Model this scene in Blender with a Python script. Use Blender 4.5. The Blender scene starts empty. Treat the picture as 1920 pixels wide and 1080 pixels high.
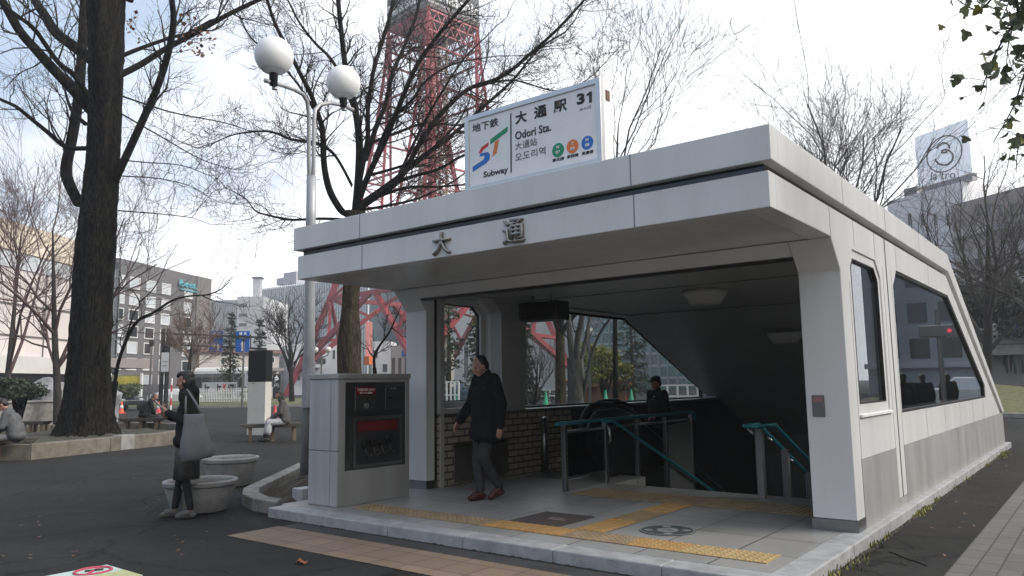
import bpy, bmesh, math, random
import numpy as np
from mathutils import Vector, Matrix, geometry
scn = bpy.context.scene
COL = scn.collection
R = math.radians

# ---------------------------------------------------------------- camera
CAM = Vector((1.8299, -7.1266, 1.3077))
YAW, PITCH, ROLL, FPX = 0.66218834, 0.12574307, -0.01427836, 1429.9
FW = Vector((-math.sin(YAW)*math.cos(PITCH), math.cos(YAW)*math.cos(PITCH), math.sin(PITCH)))
_r = Vector((math.cos(YAW), math.sin(YAW), 0)); _u = _r.cross(FW)
RT = _r*math.cos(ROLL) + _u*math.sin(ROLL)
UP = -_r*math.sin(ROLL) + _u*math.cos(ROLL)
cam = bpy.data.objects.new('camera', bpy.data.cameras.new('camera'))
COL.objects.link(cam)
cam.matrix_world = Matrix(((RT.x, UP.x, -FW.x, CAM.x), (RT.y, UP.y, -FW.y, CAM.y), (RT.z, UP.z, -FW.z, CAM.z), (0, 0, 0, 1)))
cam.data.sensor_width = 36.0
cam.data.lens = FPX/1920*36.0
cam.data.clip_start = 0.05
cam.data.clip_end = 3000
scn.camera = cam

# ---------------------------------------------------------------- sky, sun, exposure
SUN_EL, SUN_AZ = R(36), R(64)          # azimuth from +Y towards +X
SUND = Vector((math.sin(SUN_AZ)*math.cos(SUN_EL), math.cos(SUN_AZ)*math.cos(SUN_EL), math.sin(SUN_EL)))
world = bpy.data.worlds.new("World"); scn.world = world; world.use_nodes = True
nt = world.node_tree; nt.nodes.clear()
def N(t, **kw):
    n = nt.nodes.new(t)
    for k, v in kw.items(): setattr(n, k, v)
    return n
L = nt.links.new
out = N('ShaderNodeOutputWorld'); bg = N('ShaderNodeBackground'); bg.inputs['Strength'].default_value = 0.1
L(bg.outputs[0], out.inputs[0])
sky = N('ShaderNodeTexSky'); sky.sky_type = 'NISHITA'; sky.sun_disc = False
sky.sun_elevation = SUN_EL; sky.sun_rotation = SUN_AZ; sky.dust_density = 2.0
tc = N('ShaderNodeTexCoord')
sep = N('ShaderNodeSeparateXYZ'); L(tc.outputs['Generated'], sep.inputs[0])
mx = N('ShaderNodeMath', operation='MAXIMUM'); L(sep.outputs[2], mx.inputs[0]); mx.inputs[1].default_value = 0.0
ad = N('ShaderNodeMath', operation='ADD'); L(mx.outputs[0], ad.inputs[0]); ad.inputs[1].default_value = 0.22
dx = N('ShaderNodeMath', operation='DIVIDE'); L(sep.outputs[0], dx.inputs[0]); L(ad.outputs[0], dx.inputs[1])
dy = N('ShaderNodeMath', operation='DIVIDE'); L(sep.outputs[1], dy.inputs[0]); L(ad.outputs[0], dy.inputs[1])
cb = N('ShaderNodeCombineXYZ'); L(dx.outputs[0], cb.inputs[0]); L(dy.outputs[0], cb.inputs[1]); cb.inputs[2].default_value = 3.7
noi = N('ShaderNodeTexNoise'); noi.inputs['Scale'].default_value = 1.55; noi.inputs['Detail'].default_value = 8; noi.inputs['Roughness'].default_value = 0.55
L(cb.outputs[0], noi.inputs['Vector'])
def dotn(v):
    d = N('ShaderNodeVectorMath', operation='DOT_PRODUCT'); L(tc.outputs['Generated'], d.inputs[0]); d.inputs[1].default_value = v; return d
# clear patches open only towards the west side of the sky, the rest is thick bright cloud
dcl = dotn((0.70, 0.45, -0.55))
ma = N('ShaderNodeMath', operation='MULTIPLY_ADD'); L(dcl.outputs['Value'], ma.inputs[0]); ma.inputs[1].default_value = 0.5
L(noi.outputs[0], ma.inputs[2])
hzb = N('ShaderNodeMapRange'); L(sep.outputs[2], hzb.inputs[0]); hzb.inputs[1].default_value = 0.02; hzb.inputs[2].default_value = 0.30; hzb.inputs[3].default_value = 0.30; hzb.inputs[4].default_value = 0.0
mb_ = N('ShaderNodeMath', operation='ADD'); L(ma.outputs[0], mb_.inputs[0]); L(hzb.outputs[0], mb_.inputs[1])
ramp = N('ShaderNodeValToRGB'); L(mb_.outputs[0], ramp.inputs[0])
ramp.color_ramp.elements[0].position = 0.15; ramp.color_ramp.elements[0].color = (0.10, 0.10, 0.10, 1)
ramp.color_ramp.elements[1].position = 0.37; ramp.color_ramp.elements[1].color = (1, 1, 1, 1)
# cloud radiance: brightest round the veiled sun, dull behind the viewer
dbr = dotn((0.42, 0.78, 0.46))
mr = N('ShaderNodeValToRGB'); 
ms = N('ShaderNodeMath', operation='MULTIPLY_ADD'); L(dbr.outputs['Value'], ms.inputs[0]); ms.inputs[1].default_value = .5; ms.inputs[2].default_value = .5; L(ms.outputs[0], mr.inputs[0])
mr.color_ramp.elements[0].position = 0.12; mr.color_ramp.elements[0].color = (.17,)*3+(1,)
mr.color_ramp.elements[1].position = 0.95; mr.color_ramp.elements[1].color = (1,)*3+(1,)
e = mr.color_ramp.elements.new(0.5); e.color = (.93,)*3+(1,)
cc = N('ShaderNodeMix', data_type='RGBA', blend_type='MULTIPLY'); cc.inputs[0].default_value = 1; L(mr.outputs[0], cc.inputs[6]); cc.inputs[7].default_value = (16.2, 16.4, 16.8, 1)
skb = N('ShaderNodeMix', data_type='RGBA'); skb.inputs[0].default_value = 0.55; L(sky.outputs[0], skb.inputs[6]); skb.inputs[7].default_value = (7.2, 9.7, 13.6, 1)
mixc = N('ShaderNodeMix', data_type='RGBA'); L(ramp.outputs[0], mixc.inputs[0])
L(skb.outputs[2], mixc.inputs[6]); L(cc.outputs[2], mixc.inputs[7])
L(mixc.outputs[2], bg.inputs['Color'])

sun = bpy.data.objects.new('sun', bpy.data.lights.new('sun', 'SUN')); COL.objects.link(sun)
sun.data.energy = 3.7; sun.data.angle = R(24); sun.data.color = (1.0, 0.95, 0.88)
sun.rotation_euler = (-SUND).to_track_quat('-Z', 'Y').to_euler()
scn.view_settings.view_transform = 'Standard'; scn.view_settings.look = 'None'
scn.view_settings.exposure = 0.0; scn.view_settings.gamma = 1.0; scn.view_settings.use_curve_mapping = False
try:
    scn.cycles.use_denoising = True; scn.cycles.max_bounces = 8; scn.cycles.transparent_max_bounces = 24
    scn.cycles.sample_clamp_indirect = 6
except Exception: pass

# ---------------------------------------------------------------- helpers
GZ = -0.10                                  # level of the plaza below the station floor
def ray(px, py): return FW*FPX + RT*(px-960) + UP*(540-py)
def at(px, py, D): return CAM + ray(px, py)*(D/FPX)
def onZ(px, py, z):
    d = ray(px, py); return CAM + d*((z-CAM.z)/d.z)
def onX(px, py, x):
    d = ray(px, py); return CAM + d*((x-CAM.x)/d.x)
def onY(px, py, y):
    d = ray(px, py); return CAM + d*((y-CAM.y)/d.y)
def gxy(px, D):                              # ground point under a view direction
    p = at(px, 722, D); return Vector((p.x, p.y, GZ))
def zat(px, py, D): return at(px, py, D).z

def tag(o, label=None, cat=None, group=None, kind=None):
    if label: o['label'] = label
    if cat: o['category'] = cat
    if group: o['group'] = group
    if kind: o['kind'] = kind
    return o
def thing(name, label, cat, loc=(0, 0, 0), rz=0, group=None):
    o = bpy.data.objects.new(name, None); COL.objects.link(o)
    o.location = loc; o.rotation_euler = (0, 0, rz); o.empty_display_size = 0.2
    return tag(o, label, cat, group)
def copy_tree(o, parent=None):
    c = o.copy(); COL.objects.link(c)
    if parent: c.parent = parent
    for ch in list(o.children): copy_tree(ch, c)
    return c

class MB:
    def __init__(s): s.v = []; s.f = []
    def add(s, vs, fs):
        b = len(s.v); s.v += [tuple(p) for p in vs]; s.f += [tuple(b+i for i in f) for f in fs]; return s
    def box(s, x0, y0, z0, x1, y1, z1):
        if x0 > x1: x0, x1 = x1, x0
        if y0 > y1: y0, y1 = y1, y0
        if z0 > z1: z0, z1 = z1, z0
        return s.add([(x0,y0,z0),(x1,y0,z0),(x1,y1,z0),(x0,y1,z0),(x0,y0,z1),(x1,y0,z1),(x1,y1,z1),(x0,y1,z1)],
              [(0,3,2,1),(4,5,6,7),(0,1,5,4),(1,2,6,5),(2,3,7,6),(3,0,4,7)])
    def hexa(s, b4, t4):
        return s.add(list(b4)+list(t4), [(0,3,2,1),(4,5,6,7),(0,1,5,4),(1,2,6,5),(2,3,7,6),(3,0,4,7)])
    def bar(s, a, b, w, h=None):
        a, b = Vector(a), Vector(b); d = (b-a).normalized(); h = h or w
        x = d.cross(Vector((0,0,1)))
        if x.length < 1e-3: x = Vector((1,0,0))
        x.normalize(); y = d.cross(x)
        q = [x*sx*w/2 + y*sy*h/2 for sx, sy in ((-1,-1),(1,-1),(1,1),(-1,1))]
        return s.hexa([a+k for k in q], [b+k for k in q])
    def tube(s, pts, r, n=8, cap=True):
        pts = [Vector(p) for p in pts]; m = len(pts)
        rr = r if isinstance(r, (list, tuple)) else [r]*m
        vs = []; ref = None
        for i, p in enumerate(pts):
            d = (pts[min(i+1, m-1)] - pts[max(i-1, 0)])
            d = d.normalized() if d.length > 1e-9 else Vector((0,0,1))
            if ref is None:
                ref = d.cross(Vector((0.13,0.31,0.94)))
                if ref.length < 1e-3: ref = d.cross(Vector((1,0,0)))
            x = (ref - d*ref.dot(d)).normalized(); ref = x; y = d.cross(x)
            for k in range(n):
                a = 2*math.pi*k/n; vs.append(p + (x*math.cos(a) + y*math.sin(a))*rr[i])
        fs = [(i*n+k, i*n+(k+1) % n, (i+1)*n+(k+1) % n, (i+1)*n+k) for i in range(m-1) for k in range(n)]
        if cap: fs += [tuple(range(n-1, -1, -1)), tuple((m-1)*n+k for k in range(n))]
        return s.add(vs, fs)
    def lathe(s, prof, c=(0,0,0), n=20):
        c = Vector(c); m = len(prof); vs = []
        for r_, z in prof:
            for k in range(n):
                a = 2*math.pi*k/n; vs.append((c.x+r_*math.cos(a), c.y+r_*math.sin(a), c.z+z))
        fs = [(i*n+k, i*n+(k+1) % n, (i+1)*n+(k+1) % n, (i+1)*n+k) for i in range(m-1) for k in range(n)]
        fs += [tuple(range(n-1, -1, -1)), tuple((m-1)*n+k for k in range(n))]
        return s.add(vs, fs)
    def sphere(s, c, r, n=16, sq=(1,1,1)):
        c = Vector(c)
        prof = [(max(1e-4, math.sin(math.pi*i/n))*r, -math.cos(math.pi*i/n)*r) for i in range(n+1)]
        b = len(s.v); s.lathe(prof, (0,0,0), n+4)
        s.v[b:] = [(c.x+p[0]*sq[0], c.y+p[1]*sq[1], c.z+p[2]*sq[2]) for p in s.v[b:]]
        return s
    def prism(s, loops, f, d0, d1):
        """loops: outline (and holes) in 2-D; f(u, v, d) gives the point; solid between d0 and d1"""
        allp = [p for l in loops for p in l]
        tris = geometry.tessellate_polygon([[Vector((p[0], p[1], 0)) for p in l] for l in loops])
        n = len(allp); vs = [f(p[0], p[1], d0) for p in allp] + [f(p[0], p[1], d1) for p in allp]
        fs = [tuple(t) for t in tris] + [tuple(n+i for i in reversed(t)) for t in tris]
        o = 0
        for l in loops:
            k = len(l)
            fs += [(o+i, o+(i+1) % k, n+o+(i+1) % k, n+o+i) for i in range(k)]; o += k
        return s.add(vs, fs)
    def mesh(s, name, m=None, smooth=False, fixn=True):
        me = bpy.data.meshes.new(name); me.from_pydata([tuple(v) for v in s.v], [], s.f)
        if fixn:
            bm = bmesh.new(); bm.from_mesh(me); bmesh.ops.recalc_face_normals(bm, faces=bm.faces); bm.to_mesh(me); bm.free()
        if m: me.materials.append(m)
        if smooth: me.polygons.foreach_set('use_smooth', [True]*len(me.polygons))
        me.update(); return me
    def build(s, name, m=None, parent=None, smooth=False, bevel=0, seg=2, local=False, fixn=True):
        o = bpy.data.objects.new(name, s.mesh(name, m, smooth, fixn)); COL.objects.link(o)
        if parent:
            o.parent = parent
            if not local:                       # vertices are in world space: undo the parents' placement
                M = Matrix.Identity(4); p = parent
                while p:
                    M = (Matrix.Translation(p.location) @ p.rotation_euler.to_matrix().to_4x4()) @ M; p = p.parent
                o.matrix_parent_inverse = Matrix.Identity(4)
                o.matrix_basis = M.inverted()
        if bevel:
            b = o.modifiers.new('bevel', 'BEVEL'); b.width = bevel; b.segments = seg; b.limit_method = 'ANGLE'; b.angle_limit = R(40)
        return o

# ---------------------------------------------------------------- materials
MATS = {}
def mat(name, col, rough=0.6, var=0.12, scale=6.0, metal=0.0, bump=0.0, bscale=None, spec=0.5, emit=None, detail=6, col2=None, coords='Object', coat=0.0):
    if name in MATS: return MATS[name]
    m = bpy.data.materials.new(name); m.use_nodes = True; t = m.node_tree; b = t.nodes['Principled BSDF']
    b.inputs['Roughness'].default_value = rough; b.inputs['Metallic'].default_value = metal
    b.inputs['Specular IOR Level'].default_value = spec
    if coat: b.inputs['Coat Weight'].default_value = coat; b.inputs['Coat Roughness'].default_value = 0.1
    g = t.nodes.new('ShaderNodeNewGeometry'); no = t.nodes.new('ShaderNodeTexNoise')
    no.inputs['Scale'].default_value = scale; no.inputs['Detail'].default_value = detail; no.inputs['Roughness'].default_value = 0.6
    t.links.new(g.outputs['Position'], no.inputs['Vector'])
    rp = t.nodes.new('ShaderNodeValToRGB'); t.links.new(no.outputs[0], rp.inputs[0])
    c2 = col2 or col
    rp.color_ramp.elements[0].position = 0.3; rp.color_ramp.elements[0].color = tuple(max(0, c*(1-var)) for c in col)+(1,)
    rp.color_ramp.elements[1].position = 0.7; rp.color_ramp.elements[1].color = tuple(min(1, c*(1+var)) for c in c2)+(1,)
    t.links.new(rp.outputs[0], b.inputs['Base Color'])
    if bump:
        bn = t.nodes.new('ShaderNodeTexNoise'); bn.inputs['Scale'].default_value = bscale or scale*8; bn.inputs['Detail'].default_value = 4
        t.links.new(g.outputs['Position'], bn.inputs['Vector'])
        bp = t.nodes.new('ShaderNodeBump'); bp.inputs['Strength'].default_value = bump; bp.inputs['Distance'].default_value = 0.02
        t.links.new(bn.outputs[0], bp.inputs['Height']); t.links.new(bp.outputs[0], b.inputs['Normal'])
    if emit:
        b.inputs['Emission Color'].default_value = (*emit[:3], 1); b.inputs['Emission Strength'].default_value = emit[3]
    MATS[name] = m; return m
def nodes_of(m): return m.node_tree, m.node_tree.nodes['Principled BSDF']

def brick_mat(name, c1, c2, mortar, bw, bh, msize, rough=0.6, axes='xy', offset=0.5, rot=0.0, var=0.5, stain=0.25, bump=0.3):
    m = bpy.data.materials.new(name); m.use_nodes = True; t, b = nodes_of(m); b.inputs['Roughness'].default_value = rough
    g = t.nodes.new('ShaderNodeNewGeometry'); sp = t.nodes.new('ShaderNodeSeparateXYZ'); t.links.new(g.outputs['Position'], sp.inputs[0])
    cm = t.nodes.new('ShaderNodeCombineXYZ'); ix = {'x':0,'y':1,'z':2}
    t.links.new(sp.outputs[ix[axes[0]]], cm.inputs[0]); t.links.new(sp.outputs[ix[axes[1]]], cm.inputs[1])
    mp = t.nodes.new('ShaderNodeMapping'); mp.inputs['Rotation'].default_value = (0, 0, rot); t.links.new(cm.outputs[0], mp.inputs[0])
    br = t.nodes.new('ShaderNodeTexBrick'); br.offset = offset
    br.inputs['Color1'].default_value = (*c1, 1); br.inputs['Color2'].default_value = (*c2, 1); br.inputs['Mortar'].default_value = (*mortar, 1)
    br.inputs['Scale'].default_value = 1.0; br.inputs['Brick Width'].default_value = bw; br.inputs['Row Height'].default_value = bh
    br.inputs['Mortar Size'].default_value = msize; br.inputs['Mortar Smooth'].default_value = 0.1; br.inputs['Bias'].default_value = 0
    t.links.new(mp.outputs[0], br.inputs['Vector'])
    no = t.nodes.new('ShaderNodeTexNoise'); no.inputs['Scale'].default_value = 2.2; no.inputs['Detail'].default_value = 8; no.inputs['Roughness'].default_value = .65
    t.links.new(g.outputs['Position'], no.inputs['Vector'])
    mr_ = t.nodes.new('ShaderNodeMapRange'); mr_.inputs[3].default_value = 1-stain; mr_.inputs[4].default_value = 1+stain
    t.links.new(no.outputs[0], mr_.inputs[0])
    n2 = t.nodes.new('ShaderNodeTexNoise'); n2.inputs['Scale'].default_value = 120; n2.inputs['Detail'].default_value = 2
    t.links.new(g.outputs['Position'], n2.inputs['Vector'])
    m2 = t.nodes.new('ShaderNodeMapRange'); m2.inputs[3].default_value = .82; m2.inputs[4].default_value = 1.18; t.links.new(n2.outputs[0], m2.inputs[0])
    mu = t.nodes.new('ShaderNodeMath'); mu.operation = 'MULTIPLY'; t.links.new(mr_.outputs[0], mu.inputs[0]); t.links.new(m2.outputs[0], mu.inputs[1])
    sc = t.nodes.new('ShaderNodeVectorMath'); sc.operation = 'SCALE'; t.links.new(br.outputs['Color'], sc.inputs[0]); t.links.new(mu.outputs[0], sc.inputs['Scale'])
    t.links.new(sc.outputs[0], b.inputs['Base Color'])
    bp = t.nodes.new('ShaderNodeBump'); bp.inputs['Strength'].default_value = bump; bp.inputs['Distance'].default_value = 0.01; bp.invert = True
    t.links.new(br.outputs['Fac'], bp.inputs['Height']); t.links.new(bp.outputs[0], b.inputs['Normal'])
    MATS[name] = m; return m

def glass_mat(name, tint=(0.75,0.8,0.8), rough=0.0, f0=0.03):
    m = bpy.data.materials.new(name); m.use_nodes = True; t = m.node_tree; t.nodes.remove(t.nodes['Principled BSDF'])
    o = t.nodes['Material Output']; mi = t.nodes.new('ShaderNodeMixShader'); tr = t.nodes.new('ShaderNodeBsdfTransparent'); gl = t.nodes.new('ShaderNodeBsdfGlossy')
    lw = t.nodes.new('ShaderNodeLayerWeight'); pw = t.nodes.new('ShaderNodeMath'); pw.operation = 'POWER'; pw.inputs[1].default_value = 4.5
    t.links.new(lw.outputs['Facing'], pw.inputs[0]); lw.inputs[0].default_value = 0.5
    k = t.nodes.new('ShaderNodeMath'); k.operation = 'MULTIPLY_ADD'; t.links.new(pw.outputs[0], k.inputs[0]); k.inputs[1].default_value = .9; k.inputs[2].default_value = f0
    tr.inputs[0].default_value = (*[c**.5 for c in tint], 1); gl.inputs['Roughness'].default_value = rough; gl.inputs['Color'].default_value = (.95,.97,1,1)
    t.links.new(k.outputs[0], mi.inputs[0]); t.links.new(tr.outputs[0], mi.inputs[1]); t.links.new(gl.outputs[0], mi.inputs[2]); t.links.new(mi.outputs[0], o.inputs[0])
    MATS[name] = m; return m

def asphalt():
    m = bpy.data.materials.new('asphalt'); m.use_nodes = True; t, b = nodes_of(m); MATS['asphalt'] = m
    g = t.nodes.new('ShaderNodeNewGeometry')
    def noise(s, d=4, r=.6):
        n = t.nodes.new('ShaderNodeTexNoise'); n.inputs['Scale'].default_value = s; n.inputs['Detail'].default_value = d; n.inputs['Roughness'].default_value = r
        t.links.new(g.outputs['Position'], n.inputs['Vector']); return n
    def mrange(n, a, b_, lo, hi):
        k = t.nodes.new('ShaderNodeMapRange'); t.links.new(n.outputs[0], k.inputs[0])
        k.inputs[1].default_value = a; k.inputs[2].default_value = b_; k.inputs[3].default_value = lo; k.inputs[4].default_value = hi; return k
    def mul(a, c):
        k = t.nodes.new('ShaderNodeMath'); k.operation = 'MULTIPLY'; t.links.new(a.outputs[0], k.inputs[0]); t.links.new(c.outputs[0], k.inputs[1]); return k
    big = mrange(noise(0.45, 7, .65), .3, .7, .68, 1.28); mid = mrange(noise(3.5, 6, .75), .3, .7, .78, 1.2); fine = mrange(noise(120, 2), .35, .65, .45, 1.6)
    vo = t.nodes.new('ShaderNodeTexVoronoi'); vo.feature = 'DISTANCE_TO_EDGE'; vo.inputs['Scale'].default_value = 0.55
    wn = noise(1.3, 5); ws = t.nodes.new('ShaderNodeVectorMath'); ws.operation = 'SCALE'; ws.inputs['Scale'].default_value = 0.9
    t.links.new(wn.outputs['Color'], ws.inputs[0]); wa = t.nodes.new('ShaderNodeVectorMath'); t.links.new(g.outputs['Position'], wa.inputs[0]); t.links.new(ws.outputs[0], wa.inputs[1])
    t.links.new(wa.outputs[0], vo.inputs['Vector'])
    crack = mrange(vo, 0.0, 0.016, .35, 1.0)
    k = mul(mul(big, mid), mul(fine, crack))
    sc = t.nodes.new('ShaderNodeVectorMath'); sc.operation = 'SCALE'; sc.inputs[0].default_value = (0.0245, 0.0238, 0.0226); t.links.new(k.outputs[0], sc.inputs['Scale'])
    t.links.new(sc.outputs[0], b.inputs['Base Color']); b.inputs['Roughness'].default_value = 0.88; b.inputs['Specular IOR Level'].default_value = 0.16
    bp = t.nodes.new('ShaderNodeBump'); bp.inputs['Strength'].default_value = .35; bp.inputs['Distance'].default_value = .01
    t.links.new(noise(110, 3).outputs[0], bp.inputs['Height']); t.links.new(bp.outputs[0], b.inputs['Normal'])
    return m

def streak_mat(name, col, rough, amt=0.35, sx=9.0, sz=0.7, bump=0):
    """stone or metal with vertical rain streaks"""
    m = mat(name, col, rough, .02, 40, bump=bump); t, b = nodes_of(m)
    g = t.nodes.new('ShaderNodeNewGeometry'); mp = t.nodes.new('ShaderNodeMapping'); mp.inputs['Scale'].default_value = (sx, sx, sz)
    t.links.new(g.outputs['Position'], mp.inputs[0]); no = t.nodes.new('ShaderNodeTexNoise'); no.inputs['Scale'].default_value = 1; no.inputs['Detail'].default_value = 6
    t.links.new(mp.outputs[0], no.inputs['Vector']); k = t.nodes.new('ShaderNodeMapRange')
    k.inputs[1].default_value = .3; k.inputs[2].default_value = .7; k.inputs[3].default_value = 1-amt; k.inputs[4].default_value = 1+amt*.5
    t.links.new(no.outputs[0], k.inputs[0]); sc = t.nodes.new('ShaderNodeVectorMath'); sc.operation = 'SCALE'
    src = b.inputs['Base Color'].links[0].from_socket; t.links.new(src, sc.inputs[0]); t.links.new(k.outputs[0], sc.inputs['Scale']); t.links.new(sc.outputs[0], b.inputs['Base Color'])
    return m

A_ = asphalt()
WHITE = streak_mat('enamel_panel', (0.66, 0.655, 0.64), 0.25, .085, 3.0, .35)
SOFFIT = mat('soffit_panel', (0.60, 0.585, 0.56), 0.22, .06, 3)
GRANITE = streak_mat('granite', (0.31, 0.305, 0.295), 0.45, .24, 2.6, .55)
GRANITE_L = streak_mat('granite_light', (0.40, 0.40, 0.41), 0.5, .22, 5, .6)
TILE = brick_mat('floor_tile', (0.26, 0.255, 0.245), (0.30, 0.293, 0.28), (0.07, 0.068, 0.065), 0.6, 0.6, 0.007, 0.38, 'xy', 0.0, stain=.28, bump=.15)
KERB = mat('kerb_stone', (0.32, 0.32, 0.32), 0.6, .26, 6, bump=.2, bscale=60)
PAVER = brick_mat('grey_paver', (0.095, 0.092, 0.086), (0.12, 0.115, 0.107), (0.045, 0.043, 0.041), 0.30, 0.15, 0.008, 0.8, 'yx', .5, stain=.3)
PAVER_B = brick_mat('brown_paver', (0.178, 0.128, 0.088), (0.215, 0.155, 0.108), (0.075, 0.06, 0.052), 0.30, 0.30, 0.006, 0.75, 'xy', 0.0, stain=.22)
WALLTILE = brick_mat('wall_tile', (0.34, 0.30, 0.225), (0.42, 0.375, 0.29), (0.09, 0.08, 0.065), 0.235, 0.09, 0.012, 0.35, 'yz', .5, stain=.15, bump=.6)
STEEL = mat('stainless', (0.55, 0.55, 0.54), 0.28, .06, 20, metal=1.0)
STEEL_D = mat('steel_dark', (0.25, 0.25, 0.25), 0.35, .08, 20, metal=1.0)
ALU = mat('aluminium', (0.62, 0.61, 0.60), 0.35, .05, 12, metal=.9)
BLACK = mat('black_paint', (0.012, 0.012, 0.013), 0.4, .2, 8)
RUBBER = mat('black_rubber', (0.010, 0.010, 0.010), 0.6, .2, 8)
DARKBAND = mat('dark_glass_band', (0.008, 0.016, 0.017), 0.06, .2, 5, spec=.6)
TEAL = mat('teal_handrail', (0.012, 0.17, 0.20), 0.3, .08, 6)
GLASS = glass_mat('clear_glass', (0.72, 0.77, 0.76))
GLASS_T = glass_mat('tinted_glass', (0.42, 0.46, 0.46))
YELLOW = mat('worn_tactile', (0.265, 0.192, 0.112), 0.75, .25, 5, bump=.1)
YELLOW_N = mat('new_tactile', (0.40, 0.235, 0.085), 0.65, .15, 9)
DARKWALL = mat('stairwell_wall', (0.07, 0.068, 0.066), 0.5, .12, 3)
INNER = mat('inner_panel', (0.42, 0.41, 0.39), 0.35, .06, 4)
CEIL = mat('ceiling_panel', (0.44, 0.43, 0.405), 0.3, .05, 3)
BARK = None
def bark_mat(name, c, c2, sx=9, sz=2.2, bump=1.0):
    m = bpy.data.materials.new(name); m.use_nodes = True; t, b = nodes_of(m); b.inputs['Roughness'].default_value = .9; b.inputs['Specular IOR Level'].default_value = .15
    g = t.nodes.new('ShaderNodeNewGeometry'); mp = t.nodes.new('ShaderNodeMapping'); mp.inputs['Scale'].default_value = (sx, sx, sz)
    t.links.new(g.outputs['Position'], mp.inputs[0]); no = t.nodes.new('ShaderNodeTexNoise'); no.inputs['Scale'].default_value = 1; no.inputs['Detail'].default_value = 9; no.inputs['Roughness'].default_value = .68; no.inputs['Distortion'].default_value = 1.6
    t.links.new(mp.outputs[0], no.inputs['Vector']); rp = t.nodes.new('ShaderNodeValToRGB'); t.links.new(no.outputs[0], rp.inputs[0])
    rp.color_ramp.elements[0].position = .42; rp.color_ramp.elements[0].color = (*c, 1); rp.color_ramp.elements[1].position = .78; rp.color_ramp.elements[1].color = (*c2, 1)
    t.links.new(rp.outputs[0], b.inputs['Base Color'])
    bp = t.nodes.new('ShaderNodeBump'); bp.inputs['Strength'].default_value = bump; bp.inputs['Distance'].default_value = .12
    t.links.new(no.outputs[0], bp.inputs['Height']); t.links.new(bp.outputs[0], b.inputs['Normal']); MATS[name] = m; return m
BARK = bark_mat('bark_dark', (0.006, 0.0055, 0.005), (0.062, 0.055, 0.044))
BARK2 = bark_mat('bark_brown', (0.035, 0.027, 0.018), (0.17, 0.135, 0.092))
BARK3 = bark_mat('bark_grey', (0.08, 0.075, 0.07), (0.22, 0.21, 0.20), 6, .8, .5)
TWIG = mat('twig', (0.035, 0.029, 0.025), .85, .3, 3, spec=.2)
TWIG_R = mat('twig_red', (0.10, 0.065, 0.062), .85, .25, 3, spec=.2)
def leaf_mat(name, c, c2, scale=3):
    m = mat(name, c, .55, .3, scale, col2=c2, spec=.3); t, b = nodes_of(m)
    return m
NEEDLE = leaf_mat('conifer_needles', (0.022, 0.035, 0.020), (0.05, 0.068, 0.038))
LEAFG = leaf_mat('leaf_green', (0.045, 0.066, 0.036), (0.115, 0.13, 0.06), 9)
LEAFY = leaf_mat('leaf_yellow_green', (0.13, 0.14, 0.035), (0.24, 0.22, 0.05), 2)
LEAFB = leaf_mat('leaf_dry_brown', (0.12, 0.06, 0.03), (0.22, 0.11, 0.06), 2)
LEAFR = leaf_mat('leaf_russet', (0.20, 0.075, 0.035), (0.30, 0.12, 0.05), 2)
HEDGE = leaf_mat('hedge_leaf', (0.03, 0.036, 0.024), (0.075, 0.078, 0.05), 1.5)
WOODP = mat('bench_wood', (0.05, 0.042, 0.034), .75, .25, 12)
WOODL = mat('bench_leg_wood', (0.15, 0.105, 0.07), .7, .2, 12)
CONC = mat('concrete', (0.26, 0.252, 0.238), .8, .25, 4, bump=.3, bscale=50)
CONC_D = mat('concrete_weathered', (0.20, 0.19, 0.175), .85, .35, 5, bump=.35, bscale=40)
SOIL = mat('soil', (0.045, 0.037, 0.028), .95, .4, 9, bump=.8, bscale=30)
GRASS = mat('lawn', (0.07, 0.09, 0.025), .9, .35, 4, bump=.5, bscale=40, col2=(0.12, 0.11, 0.045))
WHITEP = mat('white_paint', (0.74, 0.74, 0.72), .45, .06, 4)
RED_T = mat('tower_red', (0.30, 0.024, 0.032), .5, .18, .6)
SKIN = mat('skin', (0.36, 0.20, 0.145), .5, .06, 20)
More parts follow.
